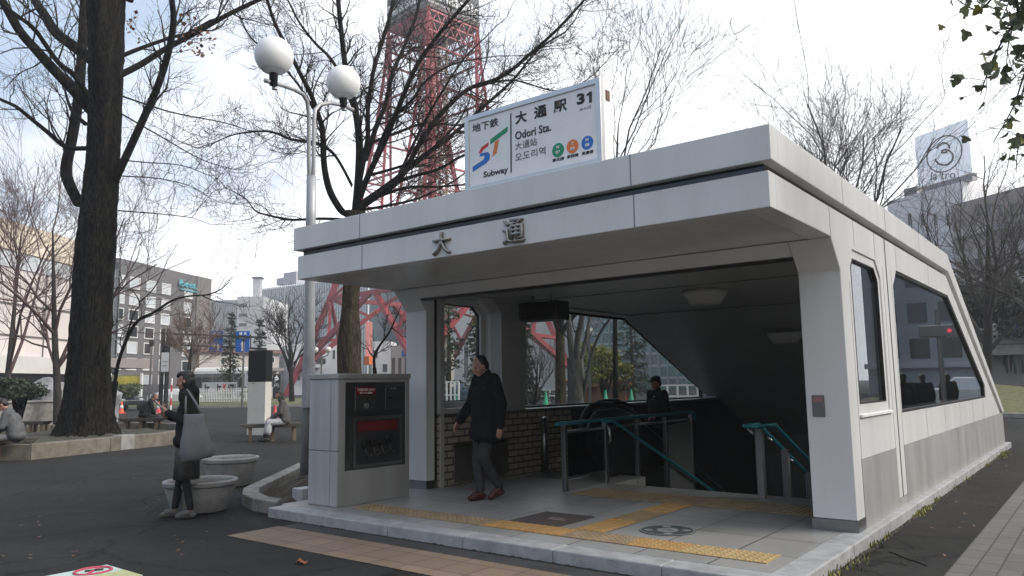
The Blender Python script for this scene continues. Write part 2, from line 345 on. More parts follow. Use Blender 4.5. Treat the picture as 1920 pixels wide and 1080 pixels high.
# ================================================================ text
def text(name, body, m, parent, p_left, p_right, height, nrm=None, extrude=0.004, bold=0.0, up=None, squeeze=True):
    """lettering of the given ink height laid from p_left to p_right (mid-height line); stretched to that width"""
    c = bpy.data.curves.new(name, 'FONT'); c.body = body; c.size = 1; c.offset = bold; c.extrude = 0.0; c.resolution_u = 3
    o = bpy.data.objects.new(name, c); COL.objects.link(o); bpy.context.view_layer.update()
    me = bpy.data.meshes.new_from_object(o.evaluated_get(bpy.context.evaluated_depsgraph_get())); bpy.data.objects.remove(o)
    co = np.array([v.co for v in me.vertices]); lo, hi = co.min(0), co.max(0)
    a, b = Vector(p_left), Vector(p_right); x = (b-a); w = x.length; x.normalize()
    upv = Vector(up or (0,0,1)); z = x.cross(upv).normalized(); upv = z.cross(x).normalized()
    sx = w/(hi[0]-lo[0]); sy = height/(hi[1]-lo[1])
    mid = (a+b)/2
    bm = bmesh.new(); bm.from_mesh(me)
    if extrude:
        r = bmesh.ops.extrude_face_region(bm, geom=bm.faces[:])
        vv = [g for g in r['geom'] if isinstance(g, bmesh.types.BMVert)]
        for v in vv: v.co.z += 1.0
    for v in bm.verts:
        l = v.co.copy(); v.co = mid + x*((l.x-(lo[0]+hi[0])/2)*sx) + upv*((l.y-(lo[1]+hi[1])/2)*sy) + z*(l.z*extrude)
    bmesh.ops.recalc_face_normals(bm, faces=bm.faces); bm.to_mesh(me); bm.free()
    me.materials.clear(); me.materials.append(m)
    t = bpy.data.objects.new(name, me); COL.objects.link(t)
    if parent:
        t.parent = parent; M = Matrix.Identity(4); p = parent
        while p: M = (Matrix.Translation(p.location) @ p.rotation_euler.to_matrix().to_4x4()) @ M; p = p.parent
        t.matrix_basis = M.inverted()
    return t

class Each:
    """boxes that are parts of their own: every one becomes a mesh under the thing"""
    def __init__(s): s.l = []
    def box(s, *a): s.l.append(MB().box(*a)); return s
    def prism(s, *a): s.l.append(MB().prism(*a)); return s
    def build(s, name, m, parent, **k):
        for q in s.l: q.build(name, m, parent, **k)
# ================================================================ ground
X0, X1, W = -5.527, 0.0, 5.527
def sheet(name, loops, z, m, kind='structure', holes=()):
    mb = MB(); tris = geometry.tessellate_polygon([[Vector((p[0], p[1], 0)) for p in l] for l in (loops,)+tuple(holes)])
    allp = [p for l in (loops,)+tuple(holes) for p in l]
    mb.add([(p[0], p[1], z) for p in allp], [tuple(t) for t in tris])
    o = mb.build(name, m, fixn=False)
    me = o.data
    if len(me.polygons) and me.polygons[0].normal.z < 0: me.flip_normals()
    return tag(o, kind=kind)
hole = [(X0+.02, -1.5), (X1-.02, -1.5), (X1-.02, 11.3), (X0+.02, 11.3)]
sheet('ground', [(-900, -400), (600, -400), (600, 1200), (-900, 1200)], GZ, A_, holes=(hole,))
sheet('pavement', [(0.75, -14), (4.6, -14), (4.6, 40), (0.75, 40)], GZ+.004, PAVER)
sheet('road', [(4.9, -60), (16, -60), (16, 120), (4.9, 120)], GZ+.004, mat('road_asphalt', (0.045,.045,.046), .8, .3, 2))
mb = MB(); mb.box(4.6, -60, GZ-.05, 4.9, 120, GZ+.12); tag(mb.build('kerb', KERB, bevel=.02), kind='structure')
# strip of brown pavers in front of the entrance
sheet('brown_paving', [(-5.02, -2.86), (3.0, -2.86), (3.0, -2.27), (-5.02, -2.27)], GZ+.004, PAVER_B)

# ================================================================ station entrance
ST = thing('station_entrance', 'white panelled subway entrance with overhanging canopy and sloping rear roof', 'station entrance', (-2.76, 4, GZ))
xz = lambda u, v, d: (u, d, v)
yz = lambda u, v, d: (d, u, v)
xy = lambda u, v, d: (u, v, d)
# floor slab with stair and escalator wells
mb = MB(); mb.prism([[(-5.62, -1.76), (-.14, -1.76), (-.14, 1.75), (-3.45, 1.75), (-3.45, 2.62), (-5.62, 2.62)]], xy, -.12, 0.0)
mb.build('floor_slab', TILE, ST)
mb = Each()
for k in range(6):
    a = -5.62 + k*.955; mb.box(a+.002, -2.0, -.14, a+.953 if k < 5 else .09, -1.763, .002)
y = -1.763
while y < 11.5:
    y2 = min(y+1.25, 11.55); mb.box(-.137, y+.002, -.14, .09, y2-.002, .002); y = y2
y = -1.763
while y < 2.6:
    mb.box(-5.72, y+.002, -.14, -5.623, y+1.2, .002); y += 1.204
mb.build('kerb_stone', KERB, ST, bevel=.012)

# --- side walls (right one seen from outside, left one from inside) : white shell with two glazed openings
PANE = [(.31, 1.0), (.31, 2.40), (.45, 2.53), (1.33, 2.53), (1.52, 2.36), (1.52, 1.0)]
BIG = [(2.07, .94), (2.10, 2.33), (2.32, 2.53), (5.79, 2.53), (9.06, 1.17), (9.06, .95)]
SHELL = [(-1.598, 2.552), (-.236, 2.552), (.006, 2.285), (.006, .10), (.25, .10), (.25, .60), (1.63, .60), (1.63, .09), (2.02, .09), (2.02, .60), (11.0, .60), (5.75, 2.822), (-1.598, 2.822)]
def inset(poly, d):
    n = len(poly); cx = sum(p[0] for p in poly)/n; cy = sum(p[1] for p in poly)/n; outp = []
    for i in range(n):
        a, b, c = Vector(poly[i-1]), Vector(poly[i]), Vector(poly[(i+1) % n])
        n1 = (b-a).normalized(); n2 = (c-b).normalized(); p1 = Vector((-n1.y, n1.x)); p2 = Vector((-n2.y, n2.x))
        if p1.dot(Vector((cx, cy))-b) < 0: p1 = -p1
        if p2.dot(Vector((cx, cy))-b) < 0: p2 = -p2
        m = (p1+p2); m = m/(m.dot(p1)) if m.length > 1e-6 else p1
        outp.append((b.x+m.x*d, b.y+m.y*d))
    return outp
for sgn, xo in ((1, X1), (-1, X0)):
    inn = xo - sgn*.41
    mb = MB(); mb.prism([SHELL, PANE, BIG], yz, xo, xo - sgn*.2); wl = mb.build('wall', WHITE, ST, bevel=.006)
    # inner lining, its lower half tiled
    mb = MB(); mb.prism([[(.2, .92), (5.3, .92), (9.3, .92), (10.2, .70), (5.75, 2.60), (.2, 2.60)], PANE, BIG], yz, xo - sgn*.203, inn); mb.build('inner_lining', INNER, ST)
    ye = 3.3 if sgn < 0 else .21
    if sgn < 0: mb = MB(); mb.box(xo - sgn*.21, .2, -.5, inn, ye-.003, .90); mb.build('tiled_wall', WALLTILE, ST)
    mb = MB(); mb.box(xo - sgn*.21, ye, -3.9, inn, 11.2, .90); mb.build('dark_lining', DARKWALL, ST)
    mb = MB(); mb.box(xo - sgn*.21, .2, .902, inn - sgn*.02, 9.25, .935); mb.build('sill', STEEL_D, ST)
    # granite base
    mb = MB()
    for a, b in ((.254, 1.627), (2.024, 11.36)): mb.box(xo+sgn*.003, a, -.1, xo - sgn*.18, b, .597)
    mb.box(xo+sgn*.001, 1.627, -.1, xo - sgn*.18, 2.024, .088)
    mb.build('granite_base', GRANITE, ST)
    # window frames and glass
    for nm, hl, fr in (('window', PANE, .085), ('window', BIG, .03)):
        g = inset(hl, fr)
        mb = MB(); mb.prism([inset(hl, .001), g], yz, xo - sgn*.015, xo - sgn*.09); w_ = mb.build('window_frame', WHITE if fr > .05 else BLACK, ST, bevel=.004)
        mb = MB(); mb.prism([inset(g, -.01)], yz, xo - sgn*.045, xo - sgn*.055); mb.build('pane', GLASS_T if sgn > 0 else GLASS, w_)
        if fr > .05:
            mb = MB(); mb.prism([g, inset(g, .014)], yz, xo - sgn*.012, xo - sgn*.05); mb.build('gasket', BLACK, w_)
    # drip sill, seams, post groove
    mb = MB(); mb.box(xo+sgn*.025, .30, .965, xo - sgn*.02, 1.54, .992); mb.build('drip_sill', WHITEP, ST, bevel=.004)
    mb = MB(); mb.box(xo+sgn*.003, 1.80, .09, xo - sgn*.03, 1.825, 2.83); mb.build('groove', BLACK, ST)
    mb = Each()
    for y in (-.25, .53, 1.34, 2.34): mb.box(xo+sgn*.0015, y, 2.56 if y > 0 else 2.56, xo - sgn*.01, y+.008, 2.82)
    for y in (4.3,): mb.box(xo+sgn*.0015, y, 2.56, xo - sgn*.01, y+.006, 2.82)
    for y in (.262, 1.63, 2.03): mb.box(xo+sgn*.0015, y, .12, xo - sgn*.01, y+.007, 2.2 if y < 1 else 2.5)
    for y in (3.4, 4.7, 6.0, 7.3, 8.6): mb.box(xo+sgn*.0015, y, .60, xo - sgn*.01, y+.005, .938)
    mb.build('panel_seam', STEEL_D, ST)
    # upper band with its sloping tail
    xb = xo + sgn*.037
    mb = MB(); mb.prism([[(-1.62, 2.888), (5.767, 2.888), (11.05, .62), (11.36, .62), (5.777, 3.153), (-1.62, 3.153)]], yz, xb, xb - sgn*.16); mb.build('upper_fascia', WHITE, ST, bevel=.006)
    mb = Each()
    for y in (.09, 1.75, 3.6): mb.box(xb+sgn*.0015, y, 2.89, xb - sgn*.01, y+.007, 3.152)
    for t in (.3, .62):
        y0 = 5.77+t*5.4; zz = 2.888 - t*2.268*5.4/5.283; mb.prism([[(y0, zz+.004), (y0+.008, zz+.001), (y0+.09, zz+.19), (y0+.082, zz+.193)]], yz, xb+sgn*.0015, xb - sgn*.01)
    mb.build('panel_seam', STEEL_D, ST)
    # dark recessed strip between the bands
    mb = MB(); mb.prism([[(-1.62, 2.815), (5.748, 2.815), (10.98, .6), (11.1, .6), (5.78, 2.9), (-1.62, 2.9)]], yz, xo - sgn*.05, xo - sgn*.14); mb.build('recess_strip', DARKBAND, ST)
# --- front columns
for sgn, xo in ((1, X1), (-1, X0)):
    mb = MB(); a, b = xo - sgn*.002, xo - sgn*.374
    mb.prism([[(0, .10), (.155, .10), (.155, 2.548), (-.240, 2.548), (0, 2.28)]], yz, a, b); mb.build('column', WHITE, ST, bevel=.008)
    mb = MB(); mb.box(xo+sgn*.006, -.008, 0.002, xo - sgn*.384, .25, .098); mb.build('plinth', STEEL_D, ST)
    if sgn < 0:
        mb = MB(); mb.box(xo+.374, .156, 0.002, xo+.30, .205, 2.5); mb.build('shutter_rail', BLACK, ST)
        mb = MB(); mb.box(xo+.30, .207, 0.002, xo+.432, .275, 2.55); mb.build('door_post', INNER, ST)
p = onY(1535, 761, -.001)
mb = MB(); mb.box(p.x-.055, -.012, p.z-.095, p.x+.055, -.0005, p.z+.095); pl = mb.build('call_plate', mat('grey_plate', (.13,.125,.13), .4, .05), ST, bevel=.004)
mb = MB(); mb.box(p.x-.045, -.016, p.z+.03, p.x+.045, -.012, p.z+.08); mb.build('label', mat('label_red', (.25,.13,.125), .5, .1), pl)
# --- front fascias
mb = MB(); mb.box(X0, -1.742, 2.55, X1, -1.60, 2.822); mb.build('lower_fascia', WHITE, ST, bevel=.006)
mb = MB(); mb.box(X0-.037, -1.779, 2.888, X1+.037, -1.62, 3.153); mb.build('upper_fascia', WHITE, ST, bevel=.006)
mb = MB(); mb.box(X0+.05, -1.70, 2.80, X1-.05, -1.63, 2.90); mb.build('recess_strip', DARKBAND, ST)
mb = Each()
for x in (-4.41, -1.11):
    mb.box(x, -1.7806, 2.89, x+.012, -1.77, 3.152); mb.box(x, -1.7436, 2.552, x+.012, -1.735, 2.82)
mb.build('panel_seam', STEEL_D, ST)
# --- soffit, beam, ceilings, roof
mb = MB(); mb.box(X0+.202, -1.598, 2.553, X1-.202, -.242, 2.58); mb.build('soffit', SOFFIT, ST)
mb = MB(); mb.prism([[(-.242, 2.549), (-.136, 2.43), (.16, 2.43), (.16, 2.549)]], yz, X0+.376, X1-.376); mb.build('beam', WHITE, ST, bevel=.006)
mb = MB(); mb.box(X0+.38, -.09, 2.40, X1-.38, -.03, 2.4295); mb.build('shutter_slot', BLACK, ST)
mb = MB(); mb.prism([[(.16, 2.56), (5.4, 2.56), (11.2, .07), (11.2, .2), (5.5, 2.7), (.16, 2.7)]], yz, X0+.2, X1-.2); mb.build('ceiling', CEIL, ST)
mb = Each(); mb.box(X0+.42, 5.36, 2.545, X1-.42, 5.42, 2.558); mb.box(X0+.42, 2.1, 2.551, X1-.42, 2.12, 2.559); mb.build('ceiling_joint', STEEL_D, ST)
mb = MB(); mb.prism([[(-1.62, 3.0), (5.72, 3.0), (11.2, .55), (11.2, .66), (5.76, 3.12), (-1.62, 3.12)]], yz, X0+.12, X1-.12); mb.build('roof', mat('roof_sheet', (.3,.3,.3), .6, .1), ST)
mb = MB(); mb.box(X0+.02, 11.2, -4.2, X1-.02, 11.36, .61); mb.build('end_wall', GRANITE, ST)
# --- stairwell below the floor
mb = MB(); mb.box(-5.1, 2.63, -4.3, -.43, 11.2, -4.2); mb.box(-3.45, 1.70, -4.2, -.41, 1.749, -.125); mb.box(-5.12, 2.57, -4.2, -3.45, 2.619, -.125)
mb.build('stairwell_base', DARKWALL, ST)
mb = MB()
for k in range(24):
    mb.box(-3.44, 1.751+.36*k, -.15*(k+1)-.3, -.43, 1.751+.36*(k+1)+.02, -.15*(k+1)-.001*k)
mb.build('stair', mat('stair_stone', (.16,.155,.15), .6, .2, 5), ST)
# ceiling lamps (shallow opal bowls)
_d = ray(1472, 622); _n = Vector((0, .429, 1)).normalized(); _p = CAM+_d*((Vector((0, 5.4, 2.555))-CAM).dot(_n)/_d.dot(_n)); LAMP2 = (_p.x, _p.y, _p.z-.01); print('LAMP2', LAMP2)
OPAL = mat('opal_unlit', (.60, .58, .54), .35, .04)
for (lx, ly, lz) in ((-2.5, 2.75, 2.555), LAMP2):
    l = thing('ceiling_lamp', 'unlit opal bowl lamp on the flat ceiling, nearer the entrance' if ly < 4 else 'unlit opal bowl lamp deeper over the stairs, half behind the column', 'ceiling lamp', (lx, ly, lz), group='bowl lamps over the stairs')
    MB().lathe([(.17,-.20),(.20,-.195),(.29,-.06),(.31,-.02)], (lx,ly,lz), 28).build('bowl', OPAL, l, smooth=True)
    MB().lathe([(.32,-.02),(.325,0.0)], (lx,ly,lz), 28).build('rim', STEEL_D, l)
# hanging departure display
d0 = thing('hanging_display', 'black unlit display box hung from the ceiling on two rods', 'display', (-4.4, 1.6, 2.55))
mb = MB(); mb.box(-4.75, 1.45, 2.19, -4.08, 1.75, 2.45); mb.build('housing', BLACK, d0, bevel=.01)
mb = MB(); mb.box(-4.72, 1.445, 2.215, -4.13, 1.449, 2.43); mb.build('screen', mat('display_screen', (.012,.008,.008), .15, .1), d0)
for x in (-4.6, -4.28): MB().tube([(x, 1.6, 2.45), (x, 1.6, 2.56)], .022, 10).build('rod', STEEL_D, d0)
# --- raised letters on the fascia
BRONZE = mat('letter_metal', (.30,.285,.26), .35, .15, 20, metal=.6)
for ch, a, b in (('大', -3.335, -3.105), ('通', -2.445, -2.205)):
    l = text('letter', ch, BRONZE, None, (a, -1.743, 2.683), (b, -1.743, 2.683), .225, extrude=.035, bold=.008)
    tag(l, 'raised bronze character 大 on the canopy fascia' if ch == '大' else 'raised bronze character 通 on the canopy fascia', 'sign letter', 'raised letters on the fascia')
# --- roof sign
YS = -1.60
def q3(cx, cy): return 800+cx/2.572, 100+cy/2.572
def sp(cx, cy, y=YS): return onY(*q3(cx, cy), y)
tl, br_ = sp(183, 310), sp(845, 512)
sx0, sx1, sz0, sz1 = -3.043, -1.466, 3.19, 3.96
S = thing('station_sign', 'white boxed subway sign with station name and route badges standing on the canopy', 'sign', ((sx0+sx1)/2, YS+.1, sz0))
mb = MB(); mb.box(sx0+.012, YS+.02, sz0+.002, sx1-.012, YS+.21, sz1-.012); mb.build('housing', WHITEP, S)
mb = MB(); mb.prism([[(sx0, sz0+.001), (sx1, sz0+.001), (sx1, sz1), (sx0, sz1)], [(sx0+.055, sz0+.05), (sx1-.05, sz0+.05), (sx1-.05, sz1-.05), (sx0+.055, sz1-.05)]], xz, YS-.012, YS+.05); mb.build('frame', ALU, S, bevel=.004)
SIGNW = mat('sign_face', (.80,.80,.80), .3, .03)
mb = MB(); mb.box(sx0+.05, YS, sz0+.045, sx1-.045, YS+.03, sz1-.045); mb.build('face', SIGNW, S)
mb = MB(); mb.box(sx1-.013, YS+.10, sz1-.17, sx1-.004, YS+.16, sz1-.08); mb.build('vent', mat('sign_vent', (.12,.05,.04), .6, .2), S)
INK = mat('sign_ink', (.015,.015,.017), .4, .05); INKG = mat('sign_ink_grey', (.13,.13,.14), .4, .05)
def stext(body, l, r, hpx, m=INK, bold=.0, y=YS-.002):
    a, b = sp(*l, y), sp(*r, y); z = (a.z+b.z)/2
    k = (a-CAM).dot(FW); h = hpx/2.572*k/FPX
    return text('lettering', body, m, S, (a.x, y, z), (b.x, y, z), h, extrude=.002, bold=bold)
def spoly(pts, m, name, y=YS-.001):
    mb = MB(); mb.prism([[(sp(*p).x, sp(*p).z) for p in pts]], xz, y-.0015, y+.0025); return mb.build(name, m, S)
stext('地下鉄', (220,362), (346,330), 42, bold=.012)
stext('Subway', (274,586), (393,566), 38, bold=.02)
for ch, l, r, h in (('大',(427,311),(483,304),60), ('通',(518,284),(580,277),60), ('駅',(612,257),(676,249),60)): stext(ch, l, r, h, bold=.028)
stext('3', (724,222), (762,215), 54, bold=.04)
spoly([(772,207),(772,198),(786,186),(797,183),(797,236),(784,239),(784,200)], INK, 'lettering', YS-.002)
stext('出入口', (738,268), (792,259), 14, INKG)
stext('Odori Sta.', (427,390), (600,362), 40, bold=.018)
stext('大通站', (427,445), (532,428), 38, INKG)
stext('오도리역', (427,499), (573,472), 40, INKG)
for body, cx, cy in (('南北線',635,511), ('東西線',704,494), ('東豊線',776,478)): stext(body, (cx-28,cy+5), (cx+28,cy-5), 16, INK, .02)
spoly([(403,290),(409,288),(411,575),(405,577)], INK, 'divider')
sB = mat('logo_blue', (.02,.16,.52), .4, .04); sR = mat('logo_red', (.55,.03,.04), .4, .04); sG = mat('logo_green', (.01,.27,.12), .4, .04); sO = mat('logo_orange', (.72,.20,.04), .4, .04)
spoly([(222,548),(222,572),(288,530),(303,512),(306,488),(296,476),(258,484),(256,498),(276,493),(281,500),(274,513)], sB, 'emblem')
spoly([(251,482),(263,455),(300,428),(297,447),(272,466),(266,479)], sR, 'emblem')
spoly([(308,415),(392,352),(390,378),(307,440)], sG, 'emblem')
spoly([(329,428),(350,414),(338,480),(317,498)], sO, 'emblem')
for (cx, cy, m, a, b) in ((634,467,sG,'N','07'), (704,449,sO,'T','09'), (775,431,sB,'H','08')):
    c = sp(cx, cy); rr = abs(sp(cx+29, cy).x-c.x)
    mb = MB(); mb.prism([[(c.x+rr*math.cos(k*math.pi/16), c.z+rr*math.sin(k*math.pi/16)) for k in range(32)]], xz, YS-.0025, YS+.002); mb.build('route_badge', m, S)
    for body, dz, hw, h in ((a, .40, .22, .42), (b, -.32, .36, .44)):
        text('badge_lettering', body, SIGNW, S, (c.x-rr*hw, YS-.004, c.z+rr*dz), (c.x+rr*hw, YS-.004, c.z+rr*dz), rr*h*1.1, extrude=.002, bold=.03)

# ================================================================ things on the station floor
def floor_thing(name, label, cat, mb, m, bevel=0, group=None): return tag(mb.build(name, m, bevel=bevel), label, cat, group)
def tactile(name, label, x0, y0, x1, y1, m, mode, group='tactile strips on the station floor'):
    mb = MB().box(x0, y0, .002, x1, y1, .008)
    if mode == 'dot':
        nx, ny = int((x1-x0)/.06), int((y1-y0)/.06)
        for i in range(nx):
            for j in range(ny):
                cx, cy = x0+(i+.5)*(x1-x0)/nx, y0+(j+.5)*(y1-y0)/ny
                mb.lathe([(.018,.0075),(.012,.013)], (cx,cy,0), 6)
    elif mode == 'x':
        n = int((y1-y0)/.075)
        for j in range(n): cy = y0+(j+.5)*(y1-y0)/n; mb.box(x0+.01, cy-.014, .0075, x1-.01, cy+.014, .013)
    else:
        n = int((x1-x0)/.075)
        for j in range(n): cx = x0+(j+.5)*(x1-x0)/n; mb.box(cx-.014, y0+.01, .0075, cx+.014, y1-.01, .013)
    return tag(mb.build(name, m), label, 'tactile paving', group)
tactile('tactile_strip', 'worn yellow tactile strip along the front edge, left of the brighter tiles', -4.78, -1.53, -2.96, -1.21, YELLOW, 'dot')
tactile('tactile_strip', 'bright orange ribbed tactile tiles in the front strip beside the brown mat', -2.955, -1.53, -2.06, -1.21, YELLOW_N, 'y')
tactile('tactile_strip', 'worn yellow tactile strip where the front strip meets the branch to the stairs', -2.055, -1.53, -1.42, -1.21, YELLOW, 'dot')
tactile('tactile_strip', 'bright orange dotted tactile tiles in front of the round floor sign', -1.415, -1.53, -.95, -1.21, YELLOW_N, 'dot')
tactile('tactile_strip', 'dull orange dotted tactile strip at the kerb end near the column', -.945, -1.53, -.25, -1.21, mat('mid_tactile', (.40,.28,.125), .65, .15, 6), 'dot')
tactile('tactile_strip', 'bright orange ribbed tactile tiles at the start of the branch to the stairs', -2.12, -1.2, -1.82, -.55, YELLOW_N, 'y')
tactile('tactile_strip', 'worn yellow ribbed tactile strip in the middle of the branch', -2.12, -.545, -1.82, .0, YELLOW, 'y')
tactile('tactile_strip', 'bright orange ribbed tactile tiles at the stair end of the branch', -2.12, .005, -1.82, .60, YELLOW_N, 'y')
tactile('tactile_strip', 'worn yellow tactile strip across the head of the stairs', -3.38, .61, -.55, 1.21, YELLOW, 'dot')
MAT_B = mat('brown_mat', (.075,.055,.05), .8, .25, 9)
fm = thing('floor_mat', 'dark brown square floor sign plate with scuffed lettering', 'floor plate', (-2.6, -.87, 0))
MB().box(-2.88, -1.19, .002, -2.30, -.56, .008).build('plate', MAT_B, fm)
MB().box(-2.62, -.92, .0085, -2.42, -.87, .0095).box(-2.66, -.83, .0085, -2.5, -.80, .0095).build('scuffed_mark', mat('scuff', (.22,.17,.16), .8, .3, 30), fm)
cs = thing('round_floor_sign', 'round dark floor sign with pale ring and centre disc', 'floor sign', (-1.40, -.79, 0))
ring = lambda r0, r1: [[(-1.40+r1*math.cos(k*math.pi/18), -.79+r1*math.sin(k*math.pi/18)) for k in range(36)], [(-1.40+r0*math.cos(k*math.pi/18), -.79+r0*math.sin(k*math.pi/18)) for k in range(36)]]
disc = lambda r1, cx=-1.40, cy=-.79: [[(cx+r1*math.cos(k*math.pi/18), cy+r1*math.sin(k*math.pi/18)) for k in range(36)]]
MB().prism(disc(.245), xy, .002, .007).build('disc', mat('floor_sign_dark', (.055,.065,.065), .6, .2, 12), cs)
MB().prism(ring(.228, .243), xy, .0071, .0085).build('rim', mat('floor_sign_pale', (.24,.24,.23), .6, .2, 12), cs)
MB().prism(disc(.095), xy, .0071, .0085).build('centre', MATS['floor_sign_pale'], cs)
for k in range(4):
    a = k*math.pi/2+.5; MB().prism(disc(.04, -1.40+.165*math.cos(a), -.79+.165*math.sin(a)), xy, .0071, .0083).build('mark', MATS['floor_sign_pale'], cs)
text('figure', '→', MATS['floor_sign_dark'], cs, (-1.46, -.79, .0086), (-1.34, -.79, .0086), .05, extrude=.001, up=(0,1,0))
p = onZ(888, 919, 0)
floor_thing('red_floor_tape', 'short faded red strip on the tiles by the walking man', 'floor tape', MB().box(p.x-.12, p.y-.03, .002, p.x+.1, p.y+.03, .005), mat('tape_red', (.30,.10,.08), .7, .2, 20))
# pump / vent panel in the tiled wall
lv = thing('wall_grille', 'brushed metal access panel set low in the tiled wall', 'access panel', (-5.1, .9, .3))
MB().box(-5.12, .48, .03, -5.105, 1.62, .50).build('panel', mat('dull_steel', (.28,.26,.24), .35, .12, 3, metal=.8), lv, bevel=.004)
MB().box(-5.104, .47, .50, -5.09, 1.63, .53).build('top_trim', STEEL, lv)
# bollard
b0 = thing('bollard', 'grey steel post standing by the tiled wall at the escalator', 'bollard', (-4.98, 2.35, 0))
MB().tube([(-4.98,2.35,0),(-4.98,2.35,.80)], .055, 14).build('post', STEEL_D, b0, smooth=True); MB().lathe([(.062,.8),(.06,.815),(.02,.82)], (-4.98,2.35,0), 14).build('cap', STEEL, b0)
# --- escalator
ES = thing('escalator', 'dark escalator with black rubber handrails beside the stairs', 'escalator', (-4.3, 2.6, 0))
for x, ys_ in ((-3.86, 0.0), (-4.92, 1.9)):
    def prof(o):
        pts = []
        for k in range(9):
            a = R(250 - k*20); pts.append((2.02+ys_+(.42-o)*math.cos(a), .60+(.42-o)*math.sin(a)))
        pts += [(2.5+ys_, 1.02-o), (2.9+ys_, .93-o), (10.6, -2.6-o)]
        return pts
    low = [(10.6, -3.5), (4.7, .02), (1.9+ys_, .02)]
    mb = MB(); mb.prism([prof(.05)+low], yz, x-.06, x+.06); bal = mb.build('balustrade', BLACK, ES)
    MB().tube([(x, p[0], p[1]) for p in prof(.02)], .045, 8).build('handrail', RUBBER, ES, smooth=True)
    MB().tube([(x+.07, p[0], p[1]) for p in prof(.075)], .012, 6).build('trim', STEEL, ES)
mb = MB(); mb.box(-4.86, 1.75, .001, -3.92, 4.3, .012); mb.build('floor_plate', STEEL_D, ES)
mb = MB()
for k in range(17): mb.box(-4.84, 4.31+.38*k, -.18*(k+1)-.25, -3.94, 4.31+.38*(k+1), -.18*k-.06)
mb.build('steps', mat('escalator_step', (.05,.05,.05), .4, .2, 9, metal=.6), ES)
# --- left stair railing
RL = thing('stair_railing', 'steel railing with long teal handrail between escalator and stairs', 'railing', (-3.57, .77, 0))
for y in (.80, 1.76): MB().box(-3.595, y-.03, .001, -3.535, y+.03, .79).build('post', STEEL_D, RL, bevel=.006)
for y, zb in ((2.62, -.45), (3.5, -.8), (4.4, -1.15)): MB().box(-3.595, y-.03, zb, -3.535, y+.03, .79).build('post', STEEL_D, RL, bevel=.006)
MB().box(-3.58, .83, .001, -3.55, 1.73, .13).build('kick_plate', STEEL, RL)
MB().box(-3.57, .83, .14, -3.56, 1.73, .17).build('rail', STEEL_D, RL)
MB().box(-3.572, .83, .17, -3.558, 1.73, .70).build('panel', glass_mat('smoked_glass', (.10,.11,.11)), RL)
MB().box(-3.585, .80, .70, -3.545, 4.4, .73).build('rail', STEEL, RL)
MB().box(-3.59, 3.55, -1.2, -3.54, 4.36, .66).build('cladding', mat('grey_cladding', (.11,.108,.105), .4, .08), RL)
MB().tube([(-3.565,.62,.815),(-3.565,.72,.82),(-3.565,4.5,.83),(-3.565,4.56,.80),(-3.565,4.57,.66)], .024, 10).build('handrail', TEAL, RL, smooth=True)
MB().tube([(-3.50,1.60,.82),(-3.49,1.86,.80),(-3.48,4.81,-.41),(-3.48,9.5,-2.4)], .022, 10).build('handrail', TEAL, RL, smooth=True)
MB().tube([(-3.52,1.76,.74),(-3.47,1.72,.72),(-3.46,1.72,.55),(-3.52,1.76,.52)], .018, 8).build('bracket', STEEL, RL, smooth=True)
# --- right stair railing
RR = thing('stair_railing', 'steel posts with paired teal handrails running down beside the right column', 'railing', (-1.38, 1.5, 0))
for y, zb in ((1.52, .001), (2.35, -.35), (3.2, -.75)): MB().box(-1.425, y-.035, zb, -1.345, y+.035, .76-max(0, y-1.7)*.43).build('post', mat('post_grey', (.20,.195,.19), .4, .06, 9), RR, bevel=.006)
sl = lambda y: .80-max(0, y-1.72)*.43
for x in (-1.46, -1.27): MB().tube([(x,1.28,.81),(x,1.72,.805)]+[(x,y,sl(y)) for y in (2.2,3.5,5.5,8.5)], .024, 10).build('handrail', TEAL, RR, smooth=True)
MB().tube([(-1.46,1.28,.81),(-1.43,1.24,.81),(-1.30,1.24,.81),(-1.27,1.28,.81)], .024, 10).build('handrail', TEAL, RR, smooth=True)
for y in (1.4, 2.0, 2.7): MB().tube([(-1.47,y,sl(y)-.03),(-1.40,y,sl(y)-.09)], .014, 8).build('bracket', STEEL, RR, smooth=True)

# ================================================================ hydrant cabinet in front of the left column
bx0, bx1, by0, by1, bh = -5.46, -4.945, -1.59, -.50, 1.455
HC = thing('hydrant_cabinet', 'grey stone clad hydrant cabinet with stainless valve panel', 'hydrant cabinet', (bx0+.25, -1.05, 0))
mb = MB(); mb.box(bx0, by0, .002, bx1-.02, by1, bh-.06); mb.build('body', GRANITE_L, HC, bevel=.01)
mb = MB(); mb.box(bx0-.015, by0-.015, bh-.06, bx1+.012, by1+.015, bh); mb.build('cap', GRANITE, HC, bevel=.01)
mb = MB(); mb.box(bx0+.38, by0-.001, .005, bx0+.385, by0+.01, bh-.06); mb.box(bx0, by0-.001, .60, bx1, by0+.01, .607); mb.build('joint', STEEL_D, HC)
# stone frame on the valve side
fx = bx1-.02
yzp = lambda y0, z0, y1, z1: [(y0,z0),(y1,z0),(y1,z1),(y0,z1)]
mb = MB(); mb.prism([yzp(by0, .002, by1, bh-.062), yzp(by0+.10, .38, by1-.06, bh-.10)], yz, fx, bx1); mb.build('stone_frame', GRANITE, HC, bevel=.004)
mb = MB(); mb.prism([yzp(by0+.10, .38, by1-.06, bh-.10)], yz, fx+.001, fx+.008); mb.build('steel_panel', mat('panel_steel', (.26,.26,.25), .3, .1, 3, metal=1.0), HC)
mb = MB(); mb.box(fx+.009, by0+.24, .42, fx+.02, by1-.16, .93); vd = mb.build('valve_recess', mat('valve_dark', (.03,.03,.03), .4, .3), HC)
mb = MB(); mb.prism([yzp(by0+.22, .40, by1-.13, .97), yzp(by0+.25, .43, by1-.16, .93)], yz, fx+.02, fx+.028); mb.build('frame', STEEL, vd)
